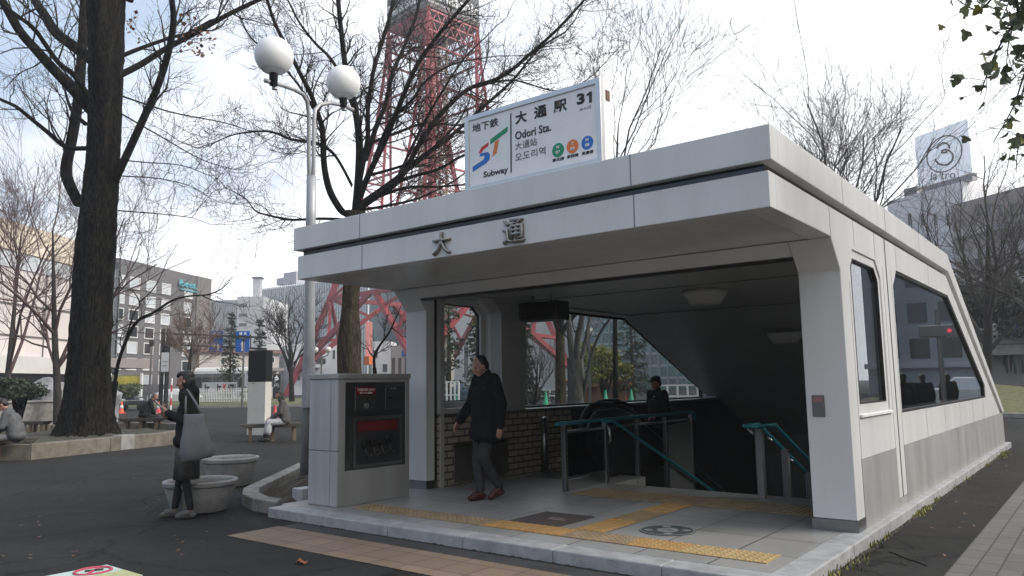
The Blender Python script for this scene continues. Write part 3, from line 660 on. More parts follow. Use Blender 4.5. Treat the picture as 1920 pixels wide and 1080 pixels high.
mb = MB(); mb.box(fx+.021, by0+.28, .80, fx+.024, by1-.2, .91); mb.build('warning_strip', mat('warning_red', (.13,.008,.008), .5, .2), vd)
for k in range(4):
    y = by0+.37+k*.125; z = .66+.01*k
    v = MB(); v.tube([(fx+.02,y,z),(fx+.065,y,z)], .05, 14); vv = v.build('valve_cap', RUBBER, vd, smooth=False, bevel=.008)
    MB().tube([(fx+.045,y,z-.05),(fx+.05,y+.02,z-.12),(fx+.05,y+.06,z-.15),(fx+.05,y+.1,z-.12)], .006, 6).build('chain', STEEL_D, vv)
mb = MB(); mb.box(fx+.009, by0+.24, 1.03, fx+.02, by0+.55, 1.30); db = mb.build('door', mat('small_door', (.18,.18,.175), .35, .08, 5, metal=.9), HC, bevel=.005)
mb = MB(); mb.box(fx+.021, by0+.25, 1.215, fx+.024, by0+.54, 1.30); rp_ = mb.build('red_plate', mat('plate_red', (.16,.006,.012), .4, .1), HC)
WT = mat('plate_white', (.7,.66,.62), .5, .05)
text('lettering', '連結散水設備送水口', WT, rp_, (fx+.0245, by0+.265, 1.272), (fx+.0245, by0+.525, 1.272), .03, extrude=.001, bold=.02)
text('lettering', '地下大通駅', WT, rp_, (fx+.0245, by0+.30, 1.235), (fx+.0245, by0+.49, 1.235), .024, extrude=.001, bold=.02)
MB().tube([(fx+.02, by0+.40, 1.155),(fx+.03, by0+.40, 1.155)], .016, 12).build('keyhole', BLACK, db)
MB().tube([(fx+.02, by0+.405, 1.09),(fx+.032, by0+.405, 1.09)], .03, 14).build('button', ALU, db)
mb = MB(); mb.box(fx+.009, by0+.70, 1.03, fx+.022, by1-.10, 1.30); d2 = mb.build('door', mat('small_door_dark', (.16,.16,.16), .35, .08, 5, metal=.9), HC, bevel=.005)
MB().tube([(fx+.02, by0+.76, 1.17),(fx+.035, by0+.76, 1.17)], .016, 12).build('handle', BLACK, d2)
MB().box(fx+.0225, by0+.77, 1.275, fx+.0245, by0+.87, 1.288).build('label', ALU, d2)
# ================================================================ trees
class Tubes:
    """many tapered tubes in one mesh (numpy)"""
    def __init__(s): s.V = []; s.F = []; s.n = 0
    def add(s, pts, rad, n=4):
        P = np.asarray(pts, float); m = len(P)
        d = P[-1]-P[0]; d = d/(np.linalg.norm(d)+1e-9)
        x = np.cross(d, (0.2, 0.3, 0.93)); 
        if np.linalg.norm(x) < .05: x = np.cross(d, (1, 0, 0))
        x /= np.linalg.norm(x); y = np.cross(d, x)
        a = np.arange(n)*2*math.pi/n
        ring = np.cos(a)[:, None]*x + np.sin(a)[:, None]*y
        s.V.append((P[:, None, :] + ring[None]*np.asarray(rad, float)[:, None, None]).reshape(-1, 3))
        i = np.arange(m-1)[:, None]*n; k = np.arange(n)[None]; k2 = (k+1) % n
        s.F.append((np.stack([i+k, i+k2, i+n+k2, i+n+k], -1).reshape(-1, 4))+s.n); s.n += m*n
    def quads(s, Q):                       # Q: k x 4 x 3
        k = len(Q); s.V.append(Q.reshape(-1, 3)); s.F.append(np.arange(k*4).reshape(-1, 4)+s.n); s.n += 4*k
    def build(s, name, m, parent=None, smooth=True):
        V = np.concatenate(s.V); F = np.concatenate(s.F)
        if parent: V = V - np.array(parent.location)
        me = bpy.data.meshes.new(name); me.vertices.add(len(V)); me.vertices.foreach_set('co', V.ravel().astype(np.float32))
        me.loops.add(F.size); me.loops.foreach_set('vertex_index', F.ravel().astype(np.int32))
        me.polygons.add(len(F)); me.polygons.foreach_set('loop_start', (np.arange(len(F))*4).astype(np.int32))
        me.polygons.foreach_set('loop_total', np.full(len(F), 4, np.int32))
        me.polygons.foreach_set('use_smooth', np.full(len(F), smooth)); me.materials.append(m); me.update(calc_edges=True)
        o = bpy.data.objects.new(name, me); COL.objects.link(o)
        if parent: o.parent = parent
        return o
def nrm(v): return v/(np.linalg.norm(v)+1e-9)
def rot_about(d, ang, rng):
    p = nrm(np.cross(d, rng.normal(size=3))); return nrm(d*math.cos(ang)+p*math.sin(ang))
def smooth_path(pts, rad, k=4):
    """Catmull-Rom through the points"""
    P = np.asarray(pts, float); r = np.asarray(rad, float); outp, outr = [], []
    Q = np.vstack([2*P[0]-P[1], P, 2*P[-1]-P[-2]])
    for i in range(len(P)-1):
        for j in range(k):
            t = j/k; a, b, c, d = Q[i], Q[i+1], Q[i+2], Q[i+3]
            outp.append(.5*((2*b)+(c-a)*t+(2*a-5*b+4*c-d)*t*t+(3*b-a-3*c+d)*t**3)); outr.append(r[i]*(1-t)+r[i+1]*t)
    outp.append(P[-1]); outr.append(r[-1]); return np.array(outp), np.array(outr)
def twig(T, p, d, Ln, r, lvl, rng, up=.12, nch=(3, 5), ang=(.5, 1.0), wig=.22, minr=.003):
    m = 4 if lvl > 0 else 3
    P = [p]; dd = d
    for i in range(m):
        dd = nrm(dd + rng.normal(size=3)*wig + np.array((0, 0, up))); P.append(P[-1]+dd*Ln/m)
    R_ = np.linspace(r, max(minr, r*.35), m+1)
    T.add(P, R_, 4 if r > .02 else 3)
    if lvl <= 0: return
    for k in range(rng.integers(nch[0], nch[1]+1)):
        t = rng.uniform(.2, 1.0)*m; i = min(int(t), m-1); q = P[i]+(P[i+1]-P[i])*(t-i)
        twig(T, q, rot_about(nrm(P[i+1]-P[i]), rng.uniform(*ang), rng), Ln*rng.uniform(.45, .75), max(minr, np.interp(t, range(m+1), R_)*.62), lvl-1, rng, up, nch, ang, wig, minr)
def limb_pts(px, D0, D1): 
    n = len(px); return [np.array(at(x, y, D0+(D1-D0)*i/(n-1))) for i, (x, y) in enumerate(px)]
def bare_tree(name, label, trunk, D, limbs, seed, mtr=None, mtw=None, lvl=2, den=1.0, tl=1.3, base_flare=1.0, up=.1, group=None, nside=14, z0=None, stems=(), cat='tree', minr=.004, mcr=None):
    """trunk: [(px, py, width_px)]; limbs: ([(px, py)...], w0_px, w1_px, depth change)"""
    rng = np.random.default_rng(seed)
    tp = [np.array(at(x, y, D)) for x, y, w in trunk]; tr = [w/2*D/FPX*(.93 if nside > 20 else 1) for x, y, w in trunk]
    if z0 is not None: tp[0][2] = z0
    root = thing(name, label, cat, (tp[0][0], tp[0][1], tp[0][2]), group=group)
    T = Tubes(); P, r = smooth_path(tp, tr, 5 if nside < 20 else 12); T.add(P, r, nside)
    tr_o = T.build('trunk', mtr or BARK, root)
    # bark ridges on the thick trunk
    if nside > 12:
        me = tr_o.data; co = np.empty(len(me.vertices)*3, np.float32); me.vertices.foreach_get('co', co); co = co.reshape(-1, 3)
        c0 = np.repeat(P-np.array(root.location), nside, 0); off = co-c0; a = np.tile(np.arange(nside), len(P)); zz = co[:, 2]
        th = a*2*math.pi/nside; wob = .5*np.sin(zz*1.3)+.35*np.sin(zz*3.1+1)
        k = 1+.07*np.sin(th*5+wob)+.045*np.sin(th*9-zz*.8+wob)-.055*np.abs(np.sin(th*13+wob*2+.4*np.sin(zz*2.3)))-.035*np.abs(np.sin(th*21-wob*3+zz*.5))+rng.normal(size=len(a))*.012
        for zk, tk, sz in ((3.1, 4.4, .22), (5.3, 5.6, .3), (4.3, 3.4, .18), (6.6, 4.9, .2)): k += .10*np.exp(-((zz-zk)/sz)**2-((np.mod(th-tk+math.pi, 2*math.pi)-math.pi)/.35)**2)*(nside > 20)
        me.vertices.foreach_set('co', (c0+off*k[:, None]).ravel().astype(np.float32)); me.update()
    TL, TW = Tubes(), Tubes()
    for L_ in limbs:
        px, w0, w1, dd = L_[:4]
        pts = limb_pts(px, D, D+dd); n = len(pts); rr = np.linspace(w0, w1, n)/2*D/FPX*.86
        P, r = smooth_path(pts, rr, 4); TL.add(P, r, 7)
        seg = np.linalg.norm(np.diff(P, axis=0), axis=1); tot = seg.sum(); cum = np.r_[0, np.cumsum(seg)]
        ns = int(tot*2.1*den)
        for s_ in np.linspace(.22, 1, max(ns, 2))*tot + rng.uniform(-.1, .1, max(ns, 2)):
            s_ = min(max(s_, 0), tot*.999); i = min(np.searchsorted(cum, s_, 'right')-1, len(P)-2)
            f = (s_-cum[i])/(seg[i]+1e-9); q = P[i]+(P[i+1]-P[i])*f; rad = r[i]*(1-f)+r[i+1]*f
            d = rot_about(nrm(P[i+1]-P[i]), rng.uniform(.5, 1.15), rng)
            twig(TW, q, d, tl*rng.uniform(.6, 1.35)*(1-.35*s_/tot), min(.03, max(rad*.4, .01)), lvl, rng, up, minr=minr)
        twig(TW, P[-1], nrm(P[-1]-P[-3]), tl*1.3, r[-1], lvl, rng, up, minr=minr)
    cr = TL.build('crown', mcr or mtr or BARK, root) if TL.V else None
    TW.build('twigs', mtw or TWIG, cr or root, False) if TW.V else None
    if cr and len(cr.children):
        for c in cr.children: c.location = (0, 0, 0)
    return root
# fix: twigs are built relative to their parent's world origin
def _tw_fix():
    for o in list(COL.objects):
        if o.name.startswith('twigs') and o.parent and o.parent.parent:
            M = Vector(o.parent.parent.location); me = o.data; n = len(me.vertices)
            co = np.empty(n*3, np.float32); me.vertices.foreach_get('co', co); co = co.reshape(-1, 3)-np.array(M, np.float32); me.vertices.foreach_set('co', co.ravel()); me.update()

BARK_M = bark_mat('bark_mid', (0.04, 0.035, 0.032), (0.11, 0.10, 0.092)); TWIG_M = mat('twig_mid', (.075,.067,.062), .85, .25, 3, spec=.2)
bare_tree('plane_tree', 'massive dark furrowed bare tree in the raised bed at the left', [(164,818,132),(165,790,104),(166,740,88),(169,660,79),(173,560,76),(180,470,74),(188,380,66),(194,300,60),(197,215,60),(200,110,66),(200,0,74),(200,-120,70),(198,-260,60)], 20.8, [
    ([(212,345),(240,285),(272,215),(296,160),(315,100),(325,40),(321,-10),(316,-90),(330,-200)], 18, 10, -2.2),
    ([(222,142),(262,122),(310,92),(370,60),(430,26),(485,0),(570,-40),(660,-110)], 15, 7, 2.0),
    ([(225,106),(270,88),(322,70),(352,62),(395,38)], 10, 5, 1.5),
    ([(172,208),(140,172),(100,130),(66,92),(38,60),(10,12),(-30,-60),(-80,-160)], 26, 13, -1.5),
    ([(178,116),(140,88),(106,62),(84,28),(66,0),(42,-60),(20,-160)], 28, 14, 1.6),
    ([(203,222),(168,182),(138,140),(110,118),(84,82),(62,52),(22,22),(-40,-30)], 13, 7, -2.6),
    ([(165,278),(125,276),(92,250),(60,224),(30,200),(0,186),(-70,150)], 12, 6, 1.0),
    ([(160,232),(138,212),(128,192),(122,170)], 10, 5, 1.4),
    ([(240,0),(265,-60),(300,-150),(340,-260)], 22, 10, 1.0),
    ([(180,-40),(150,-120),(110,-230)], 22, 10, -1.0),
    ([(150,385),(128,340),(124,312),(134,262),(146,190),(152,120),(156,50),(160,-40)], 26, 20, 1.8),
    ([(222,395),(262,398),(310,402),(360,408)], 3, 1.5, -1.5), ([(222,300),(280,305),(340,310),(395,330)], 3, 1.5, -1.0),
    ([(222,210),(300,255),(380,300),(440,318)], 4, 1.5, 1.0), ([(228,180),(320,210),(420,230),(480,250)], 4, 1.5, -2.0), ([(225,330),(300,335),(360,350),(395,372)], 3, 1.2, 2.0),
    ], 3, lvl=2, den=1.05, tl=1.6, nside=56, z0=.06)
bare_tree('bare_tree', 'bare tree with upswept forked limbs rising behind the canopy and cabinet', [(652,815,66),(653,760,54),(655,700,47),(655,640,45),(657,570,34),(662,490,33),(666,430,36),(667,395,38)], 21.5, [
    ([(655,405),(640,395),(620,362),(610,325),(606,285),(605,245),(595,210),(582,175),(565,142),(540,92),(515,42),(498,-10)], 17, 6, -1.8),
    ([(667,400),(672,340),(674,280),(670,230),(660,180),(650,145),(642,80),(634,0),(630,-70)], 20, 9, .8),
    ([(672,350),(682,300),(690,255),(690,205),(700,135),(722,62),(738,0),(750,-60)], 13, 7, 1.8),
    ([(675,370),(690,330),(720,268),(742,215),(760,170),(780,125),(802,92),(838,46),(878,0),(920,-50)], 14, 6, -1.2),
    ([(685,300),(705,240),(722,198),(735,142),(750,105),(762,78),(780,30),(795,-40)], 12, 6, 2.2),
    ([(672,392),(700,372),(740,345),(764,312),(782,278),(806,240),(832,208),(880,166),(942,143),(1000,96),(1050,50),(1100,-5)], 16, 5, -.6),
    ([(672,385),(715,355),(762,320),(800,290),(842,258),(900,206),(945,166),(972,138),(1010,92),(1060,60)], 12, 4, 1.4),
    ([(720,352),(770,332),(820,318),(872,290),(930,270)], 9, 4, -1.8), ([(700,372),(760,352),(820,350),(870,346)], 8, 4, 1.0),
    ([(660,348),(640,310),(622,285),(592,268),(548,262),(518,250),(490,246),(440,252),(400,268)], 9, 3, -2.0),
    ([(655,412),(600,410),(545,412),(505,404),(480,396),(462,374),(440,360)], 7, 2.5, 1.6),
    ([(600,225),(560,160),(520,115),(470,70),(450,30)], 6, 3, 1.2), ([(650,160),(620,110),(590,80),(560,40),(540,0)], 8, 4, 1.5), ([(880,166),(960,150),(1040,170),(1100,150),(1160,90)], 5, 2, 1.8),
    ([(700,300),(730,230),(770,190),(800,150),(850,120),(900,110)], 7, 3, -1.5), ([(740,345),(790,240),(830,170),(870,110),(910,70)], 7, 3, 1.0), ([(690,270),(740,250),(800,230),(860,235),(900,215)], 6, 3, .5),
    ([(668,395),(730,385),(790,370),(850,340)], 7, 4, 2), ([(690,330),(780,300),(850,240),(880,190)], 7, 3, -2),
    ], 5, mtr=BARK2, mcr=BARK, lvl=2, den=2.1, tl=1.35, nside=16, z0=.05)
# crown limbs of that tree are near black against the sky, its trunk brown
def simple_tree(name, label, px, pbase, ptop, D, seed, wpx=14, spread=1.0, lvl=3, mtr=None, mtw=None, group=None, forks=6, fork_at=.35, minr=.005, up=.12, z0=None):
    rng = np.random.default_rng(seed); b = np.array(at(px, pbase, D)); top = np.array(at(px, ptop, D))
    if z0 is not None: b[2] = z0
    zf = b[2]+(top[2]-b[2])*fork_at; b[2] = GZ; H = top[2]-b[2]; fork_at = (zf-b[2])/H; w = wpx/2*D/FPX
    root = thing(name, label, 'tree', tuple(b), group=group); T = Tubes(); lean = rng.normal(size=2)*.04*H
    tp = [b, b+np.array((lean[0]*.2, lean[1]*.2, H*fork_at*.5)), b+np.array((lean[0]*.5, lean[1]*.5, H*fork_at)), b+np.array((lean[0], lean[1], H*.75))]
    P, r = smooth_path(tp, [w*1.25, w, w*.85, w*.25], 4); T.add(P, r, 8); T.build('trunk', mtr or BARK, root)
    C = Tubes()
    for k in range(forks):
        t = rng.uniform(fork_at*.85, .74); i = min(int(t/.75*(len(P)-1)), len(P)-2); a = 2*math.pi*(k/forks)+rng.uniform(-.4, .4); el = rng.uniform(.55, 1.15)
        d = np.array((math.cos(a)*math.cos(el), math.sin(a)*math.cos(el), math.sin(el)))
        twig(C, P[i], d, H*(1-t)*rng.uniform(.75, 1.0)*spread, r[i]*.6, lvl, rng, up, (4, 6), (.35, .85), .16, minr)
    twig(C, P[-1], np.array((0, 0, 1.)), H*.3, r[-1], lvl-1, rng, up, (4, 6), (.35, .85), .16, minr)
    C.build('crown', mtw or TWIG, root); return root
simple_tree('bare_tree', 'slender bare tree with upright twigs behind the right end of the roof sign', 1150, 640, 10, 24, 11, 9, 1.05, 3, forks=6, fork_at=.42, minr=.0045, mtw=TWIG_M)
simple_tree('bare_tree', 'rounded bare tree showing only its fan of twigs above the roof edge', 1592, 640, 250, 34, 12, 14, 1.3, 3, forks=16, fork_at=.42, up=.10, minr=.006, mtr=BARK_M, mtw=TWIG_M)
simple_tree('bare_tree', 'bare spreading tree in front of the white tower with the circled figure', 1846, 700, 300, 36, 13, 17, 1.1, 3, forks=9, fork_at=.25, up=.08, minr=.004, mtr=BARK_M, mtw=TWIG_M)
simple_tree('bare_tree', 'bare tree leaning over the low grey building at the right edge', 1945, 720, 330, 33, 14, 17, 1.0, 3, forks=6, fork_at=.25, minr=.005, mtr=BARK_M, mtw=TWIG_M)
simple_tree('bare_tree', 'bare russet twigged tree before the beige building, just left of the big trunk', 112, 735, 300, 31, 15, 13, 1.05, 3, mtr=BARK_M, mtw=TWIG_R, forks=8, fork_at=.25, minr=.005)
simple_tree('bare_tree', 'pale reddish twiggy tree at the far left edge before the beige building', 10, 740, 310, 36, 16, 11, 1.15, 3, mtr=BARK_M, mtw=TWIG_R, forks=9, fork_at=.25, minr=.006)
simple_tree('bare_tree', 'thin bare street tree in front of the grey hotel', 350, 735, 590, 52, 17, 8, 1.0, 3, mtw=mat('twig_brown', (.14,.10,.075), .9, .2, 3), forks=7, fork_at=.3, minr=.012)
simple_tree('bare_tree', 'bare street tree before the curtain walled office, left of the lamp post', 548, 735, 575, 60, 18, 9, 1.05, 3, forks=8, fork_at=.3, minr=.012)
bare_tree('bare_tree', 'young tree with one long arching limb reaching right from behind the big trunk', [(205,800,13),(210,760,12),(216,715,11)], 23, [
    ([(216,715),(222,680),(236,640),(258,602),(290,585),(320,565),(350,556),(388,553)], 9, 3.5, -1.0), ([(230,655),(250,590),(262,570),(248,545),(225,540)], 4, 2, 1.0), ([(380,555),(405,565),(440,570)], 3, 1, .4), ([(262,566),(285,545),(300,520),(310,498)], 3, 1.2, .3)], 21, lvl=1, den=.8, tl=.7, nside=8, z0=GZ)
bare_tree('bare_tree', 'little bare tree with one bent branch above the cabinet', [(708,800,9),(706,740,8),(702,690,8)], 17, [
    ([(702,690),(702,668),(712,648),(728,626),(738,606),(744,592)], 7, 2.5, -.4), ([(703,672),(694,662),(688,650)], 4, 1.5, .3), ([(735,615),(745,622),(754,632)], 3, 1, .3), ([(720,636),(722,610),(728,588)], 2.5, 1, -.3)], 22, lvl=2, den=1.2, tl=.45, nside=8, z0=.05)
# multi-stemmed tree seen through the large window
bare_tree('bare_tree', 'grey many stemmed tree seen through the large left window', [(1078,800,36),(1080,760,33),(1080,700,33),(1078,672,32)], 26, [
    ([(1074,690),(1070,650),(1066,600),(1060,540),(1056,470)], 15, 9, .6), ([(1080,690),(1082,640),(1090,600),(1098,550),(1110,490),(1116,430)], 15, 9, -.6),
    ([(1086,690),(1096,650),(1104,610),(1116,570),(1124,520),(1140,450)], 11, 7, .9), ([(1092,770),(1098,720),(1108,670),(1122,630),(1142,600),(1170,570)], 8, 5, -.9)], 23, mtr=BARK3, lvl=2, den=.5, tl=1.0, nside=10, z0=GZ)
simple_tree('bare_tree', 'small bare sapling seen through the large left window, left of the grey stems', 1003, 790, 640, 34, 24, 6, 1.0, 2, forks=6, fork_at=.4, minr=.009)
simple_tree('bare_tree', 'stout dark trunked tree seen through the large left window beside the red tower leg', 1052, 790, 420, 32, 25, 20, 1.0, 2, forks=7, fork_at=.5, minr=.009, mtr=BARK2)
_tw_fix()

def conifer(name, label, px, pbase, ptop, D, wpx, seed, m=None, group=None, gap=.35):
    rng = np.random.default_rng(seed); b = np.array(at(px, pbase, D)); b[2] = GZ; top = np.array(at(px, ptop, D)); H = top[2]-b[2]; Rw = wpx/2*D/FPX
    root = thing(name, label, 'tree', tuple(b), group=group); T = Tubes(); T.add([b, b+(0, 0, H*.98)], [Rw*.10+.05, .03], 7); T.build('trunk', BARK2, root)
    Q = []
    nt_ = int(H*2.6)
    for i in range(nt_):
        t = (i+.5)/nt_; z = H*(.10+.88*t); rr = Rw*(1-t)**.75*rng.uniform(.65, 1.1)+.12
        for k in range(int(5+6*(1-t))):
            if rng.random() < gap*.5: continue
            a = rng.uniform(0, 2*math.pi); l = rr*rng.uniform(.7, 1.1); dv = np.array((math.cos(a), math.sin(a), rng.uniform(-.35, .05)))
            for s_ in np.linspace(.2, 1, max(4, int(l*4.5))):
                p = b+np.array((0, 0, z))+dv*l*s_
                for _ in range(3):
                    c = p+rng.normal(size=3)*.10*(.5+Rw*.15); u = nrm(dv+rng.normal(size=3)*.5)*rng.uniform(.12, .3); w = nrm(np.cross(u, rng.normal(size=3)))*rng.uniform(.04, .09)
                    Q.append((c-w, c+u-w*.4, c+u+w*.4, c+w))
    F = Tubes(); F.quads(np.array(Q)); F.build('crown', m or NEEDLE, root, False); return root
def bush(name, label, c, rad, m, seed, n=2500, leaf=.1, cat='bush', group=None, stem=True, clumps=14):
    rng = np.random.default_rng(seed); c = np.array(c, float); rad = np.array(rad, float)
    root = thing(name, label, cat, (c[0], c[1], GZ), group=group)
    cl = rng.normal(size=(clumps, 3)); cl /= np.linalg.norm(cl, axis=1)[:, None]; cl *= rng.uniform(.35, .85, (clumps, 1)); cr = rng.uniform(.22, .48, clumps)
    k = rng.integers(0, clumps, n); o = rng.normal(size=(n, 3)); o /= np.linalg.norm(o, axis=1)[:, None]
    P = c+(cl[k]+o*cr[k][:, None]*rng.uniform(.6, 1.05, (n, 1)))*rad
    u = rng.normal(size=(n, 3)); u /= np.linalg.norm(u, axis=1)[:, None]; v = np.cross(u, rng.normal(size=(n, 3))); v /= np.linalg.norm(v, axis=1)[:, None]
    s = leaf*rng.uniform(.6, 1.3, (n, 1)); Q = np.stack([P-u*s, P-v*s*.5, P+u*s, P+v*s*.5], 1)
    F = Tubes(); F.quads(Q); F.build('foliage', m, root, False)
    if stem:
        T = Tubes()
        for i in range(clumps): T.add([np.array((c[0], c[1], GZ)), c+cl[i]*rad*.5, c+cl[i]*rad], [.05*rad[0]**.5, .03*rad[0]**.5, .01], 5)
        T.build('stem', BARK, root)
    return root
conifer('conifer', 'dark conifer behind the blue left turn sign', 430, 740, 580, 68, 44, 31)
conifer('conifer', 'dark conifer to the right of the straight ahead sign with a gappy top', 484, 740, 594, 66, 40, 32, gap=.8)
conifer('conifer', 'tall dark conifer through the large left window beside the sloping frame', 1188, 760, 560, 55, 92, 33)
conifer('conifer', 'loose dark conifer through the narrow left pane, sky showing through', 842, 770, 505, 50, 78, 34, gap=1.1)
conifer('conifer', 'dark conifer through the narrow left pane against the inner post', 895, 770, 530, 52, 46, 35)
conifer('conifer', 'short dark conifer just right of the inner post', 988, 770, 590, 52, 44, 36)
p = at(1132, 680, 50); bush('bush', 'rounded olive green tree crown through the large left window', p, (2.0, 2.0, 1.5), LEAFY, 41, 3000, .12)
p = at(905, 612, 30); bush('bush', 'small yellowing shrub crown through the narrow left pane', p, (.5, .5, .45), LEAFY, 42, 500, .08)
p = at(38, 726, 27); bush('bush', 'dark clipped evergreen shrub at the left edge behind the seated man', p, (1.25, 1.1, .42), NEEDLE, 43, 3500, .06)
p = at(1870, 575, 46); bush('evergreen_tree', 'dark evergreen mass above the low grey building at the right', p, (4.6, 3, 2.3), HEDGE, 44, 9000, .16, cat='tree', clumps=26)
p = at(1790, 640, 50); bush('evergreen_tree', 'dark evergreen clump half hidden behind the sloping rear roof', p, (3.2, 3, 2.2), HEDGE, 45, 4000, .16, cat='tree')
p = at(235, 733, 53); bush('bush', 'low green roadside bush behind the dark car', p, (2.2, 1, .7), LEAFG, 46, 1500, .09)
p = at(958, 735, 40); bush('bush', 'low dark hedge through the large left window', at(1000, 742, 54), (3.4, .8, .5), HEDGE, 47, 2000, .08)
# tuft of dead leaves caught in the big tree
rng = np.random.default_rng(8)
for lab, px, py, k in (('hanging cluster of dry brown leaves on the right limb of the big tree', 372, 78, 60), ('small cluster of dry brown leaves beside the big trunk', 243, 45, 25), ('loose brown leaf cluster above the long right limb of the big tree', 340, 42, 25)):
    c = np.array(at(px, py, 21.6)); P = c+rng.normal(size=(k, 3))*np.array((.22, .22, .2)); u = rng.normal(size=(k, 3)); u /= np.linalg.norm(u, axis=1)[:, None]; v = np.cross(u, rng.normal(size=(k, 3))); s = .07
    F = Tubes(); F.quads(np.stack([P-u*s, P-v*s*.5, P+u*s, P+v*s*.5], 1)); tag(F.build('leaf_cluster', LEAFB, None, False), lab, 'leaf cluster', 'dry leaf clusters in the big tree')
# near tree on the right: only its lowest sprays hang into view
def near_tree():
    rng = np.random.default_rng(77); b = np.array((4.2, 2.0, GZ)); root = thing('leafy_tree', 'broad leaved tree whose lowest sprays hang into the upper right corner', 'tree', tuple(b))
    T = Tubes(); P, r = smooth_path([b, b+(0, .1, 2.4), b+(-.2, 0, 4.6), b+(-.3, 0, 6.5)], [.2, .15, .12, .05], 5); T.add(P, r, 10); T.build('trunk', BARK, root)
    C = Tubes(); Lf = []; sprays = [((1990,-60),(1905,40),(1862,110),(1838,178)), ((1990,-90),(1880,-20),(1835,18),(1792,-2)), ((2000,60),(1935,110),(1900,200),(1862,268)), ((2020,150),(1950,220),(1912,270),(1905,322)), ((2000,-10),(1930,20),(1895,62),(1885,150)), ((2020,20),(1960,90),(1925,140),(1915,200)), ((2010,-60),(1940,-20),(1900,-5),(1880,30))]
    for i, s_ in enumerate(sprays):
        D = 5.6+.25*(i % 4); pts = [np.array(b+(-.2, 0, 4.9))]+[np.array(at(x, y, D)) for x, y in s_]
        P, r = smooth_path(pts, [.05, .022, .012, .007, .004], 5); C.add(P, r, 5)
        for q in range(26):
            t = rng.uniform(6, len(P)-1); k = int(t); p = P[k]+(P[min(k+1, len(P)-1)]-P[k])*(t-k)+rng.normal(size=3)*np.array((.12, .12, .07))
            Lf.append(p); C.add([P[k], P[k]*.4+p*.6+rng.normal(size=3)*.012, p], [.003, .0025, .002], 4)
    C.build('crown', TWIG, root)
    mb = MB(); my = MB()
    for j, p in enumerate(Lf):
        s = rng.uniform(.036, .074); cu = rng.uniform(-.6, 1.0); ax = Vector(rng.normal(size=3)+np.array((0, 0, -.8))).normalized(); q = ax.cross(Vector(rng.normal(size=3))).normalized(); n_ = ax.cross(q)
        o = Vector(p); shape = [(0,-.1),(.55,-.15),(.95,.25),(.5,.45),(.42,.85),(0,1.25),(-.42,.85),(-.5,.45),(-.95,.25),(-.55,-.15)]
        pts = [o+q*(x*s)+ax*(y*s)+n_*((.15+.35*cu)*abs(x)+.25*cu*y*y)*s for x, y in shape]; c = o+ax*(.3*s)
        (my if rng.random() < .1 else mb).add([c]+pts, [(0, i+1, (i+1) % 10+1) for i in range(10)])
    mb.build('leaves', LEAFG, root, fixn=False); my.build('yellow_leaves', LEAFY, root, fixn=False)
near_tree()
# ================================================================ distant buildings and street things
class Wall:
    """a vertical plane through two ground points; features are given on it by sight line and built as solids on it"""
    def __init__(s, pa, Da, pb, Db):
        s.A = gxy(pa, Da); s.B = gxy(pb, Db); s.u = (s.B-s.A).normalized(); s.n = Vector((s.u.y, -s.u.x, 0))
        if s.n.dot(CAM-s.A) < 0: s.n = -s.n
        s.L = (s.B-s.A).length
    def hit(s, px, py):
        d = ray(px, py); t = (s.A-CAM).dot(s.n)/d.dot(s.n); p = CAM+d*t; return (p-s.A).dot(s.u), p.z
    def P(s, a, z, o): p = s.A+s.u*a+s.n*o; return Vector((p.x, p.y, z))
    def box(s, mb, a0, z0, a1, z1, o0, o1):
        return mb.hexa([s.P(a0,z0,o0), s.P(a1,z0,o0), s.P(a1,z0,o1), s.P(a0,z0,o1)], [s.P(a0,z1,o0), s.P(a1,z1,o0), s.P(a1,z1,o1), s.P(a0,z1,o1)])
    def rect(s, px0, py0, px1, py1):
        a0, z1 = s.hit(px0, (py0)); a1, z0 = s.hit(px1, py1); return a0, z0, a1, z1
    def root(s, name, label, cat, group=None): c = (s.A+s.B)/2; return thing(name, label, cat, (c.x, c.y, GZ), group=group)
    def block(s, root, top, depth, m, name='wall', a0=0, a1=None, z0=GZ):
        mb = MB(); s.box(mb, a0, z0, s.L if a1 is None else a1, top, 0, -depth); return mb.build(name, m, root)
    def window(s, root, a0, z0, a1, z1, gm, fm, fw=.12, proud=.06):
        mb = MB(); s.box(mb, a0, z0, a1, z0+fw, .002, proud); s.box(mb, a0, z1-fw, a1, z1, .002, proud); s.box(mb, a0, z0+fw, a0+fw, z1-fw, .002, proud); s.box(mb, a1-fw, z0+fw, a1, z1-fw, .002, proud)
        f = mb.build('window', fm, root); mb = MB(); s.box(mb, a0+fw, z0+fw, a1-fw, z1-fw, .002, proud*.5); mb.build('pane', gm, f); return f
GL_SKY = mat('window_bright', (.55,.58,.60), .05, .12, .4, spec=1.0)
GL_DK = mat('window_dark', (.03,.036,.04), .04, .4, .3, spec=1.0)
GL_BL = mat('curtain_glass', (.20,.28,.31), .06, .35, .12, spec=1.0)
FRW = mat('window_frame_white', (.62,.62,.60), .5, .05)
BEIGE = mat('beige_panel', (.60,.545,.52), .4, .06, .3)
BEIGE_T = mat('tan_panel', (.66,.58,.47), .5, .08, .3)
HOTEL = mat('hotel_grey', (.125,.122,.124), .6, .10, .3)
WHB = mat('white_building', (.66,.66,.66), .5, .05, .2)
LGB = mat('pale_grey_building', (.48,.49,.51), .5, .06, .1)
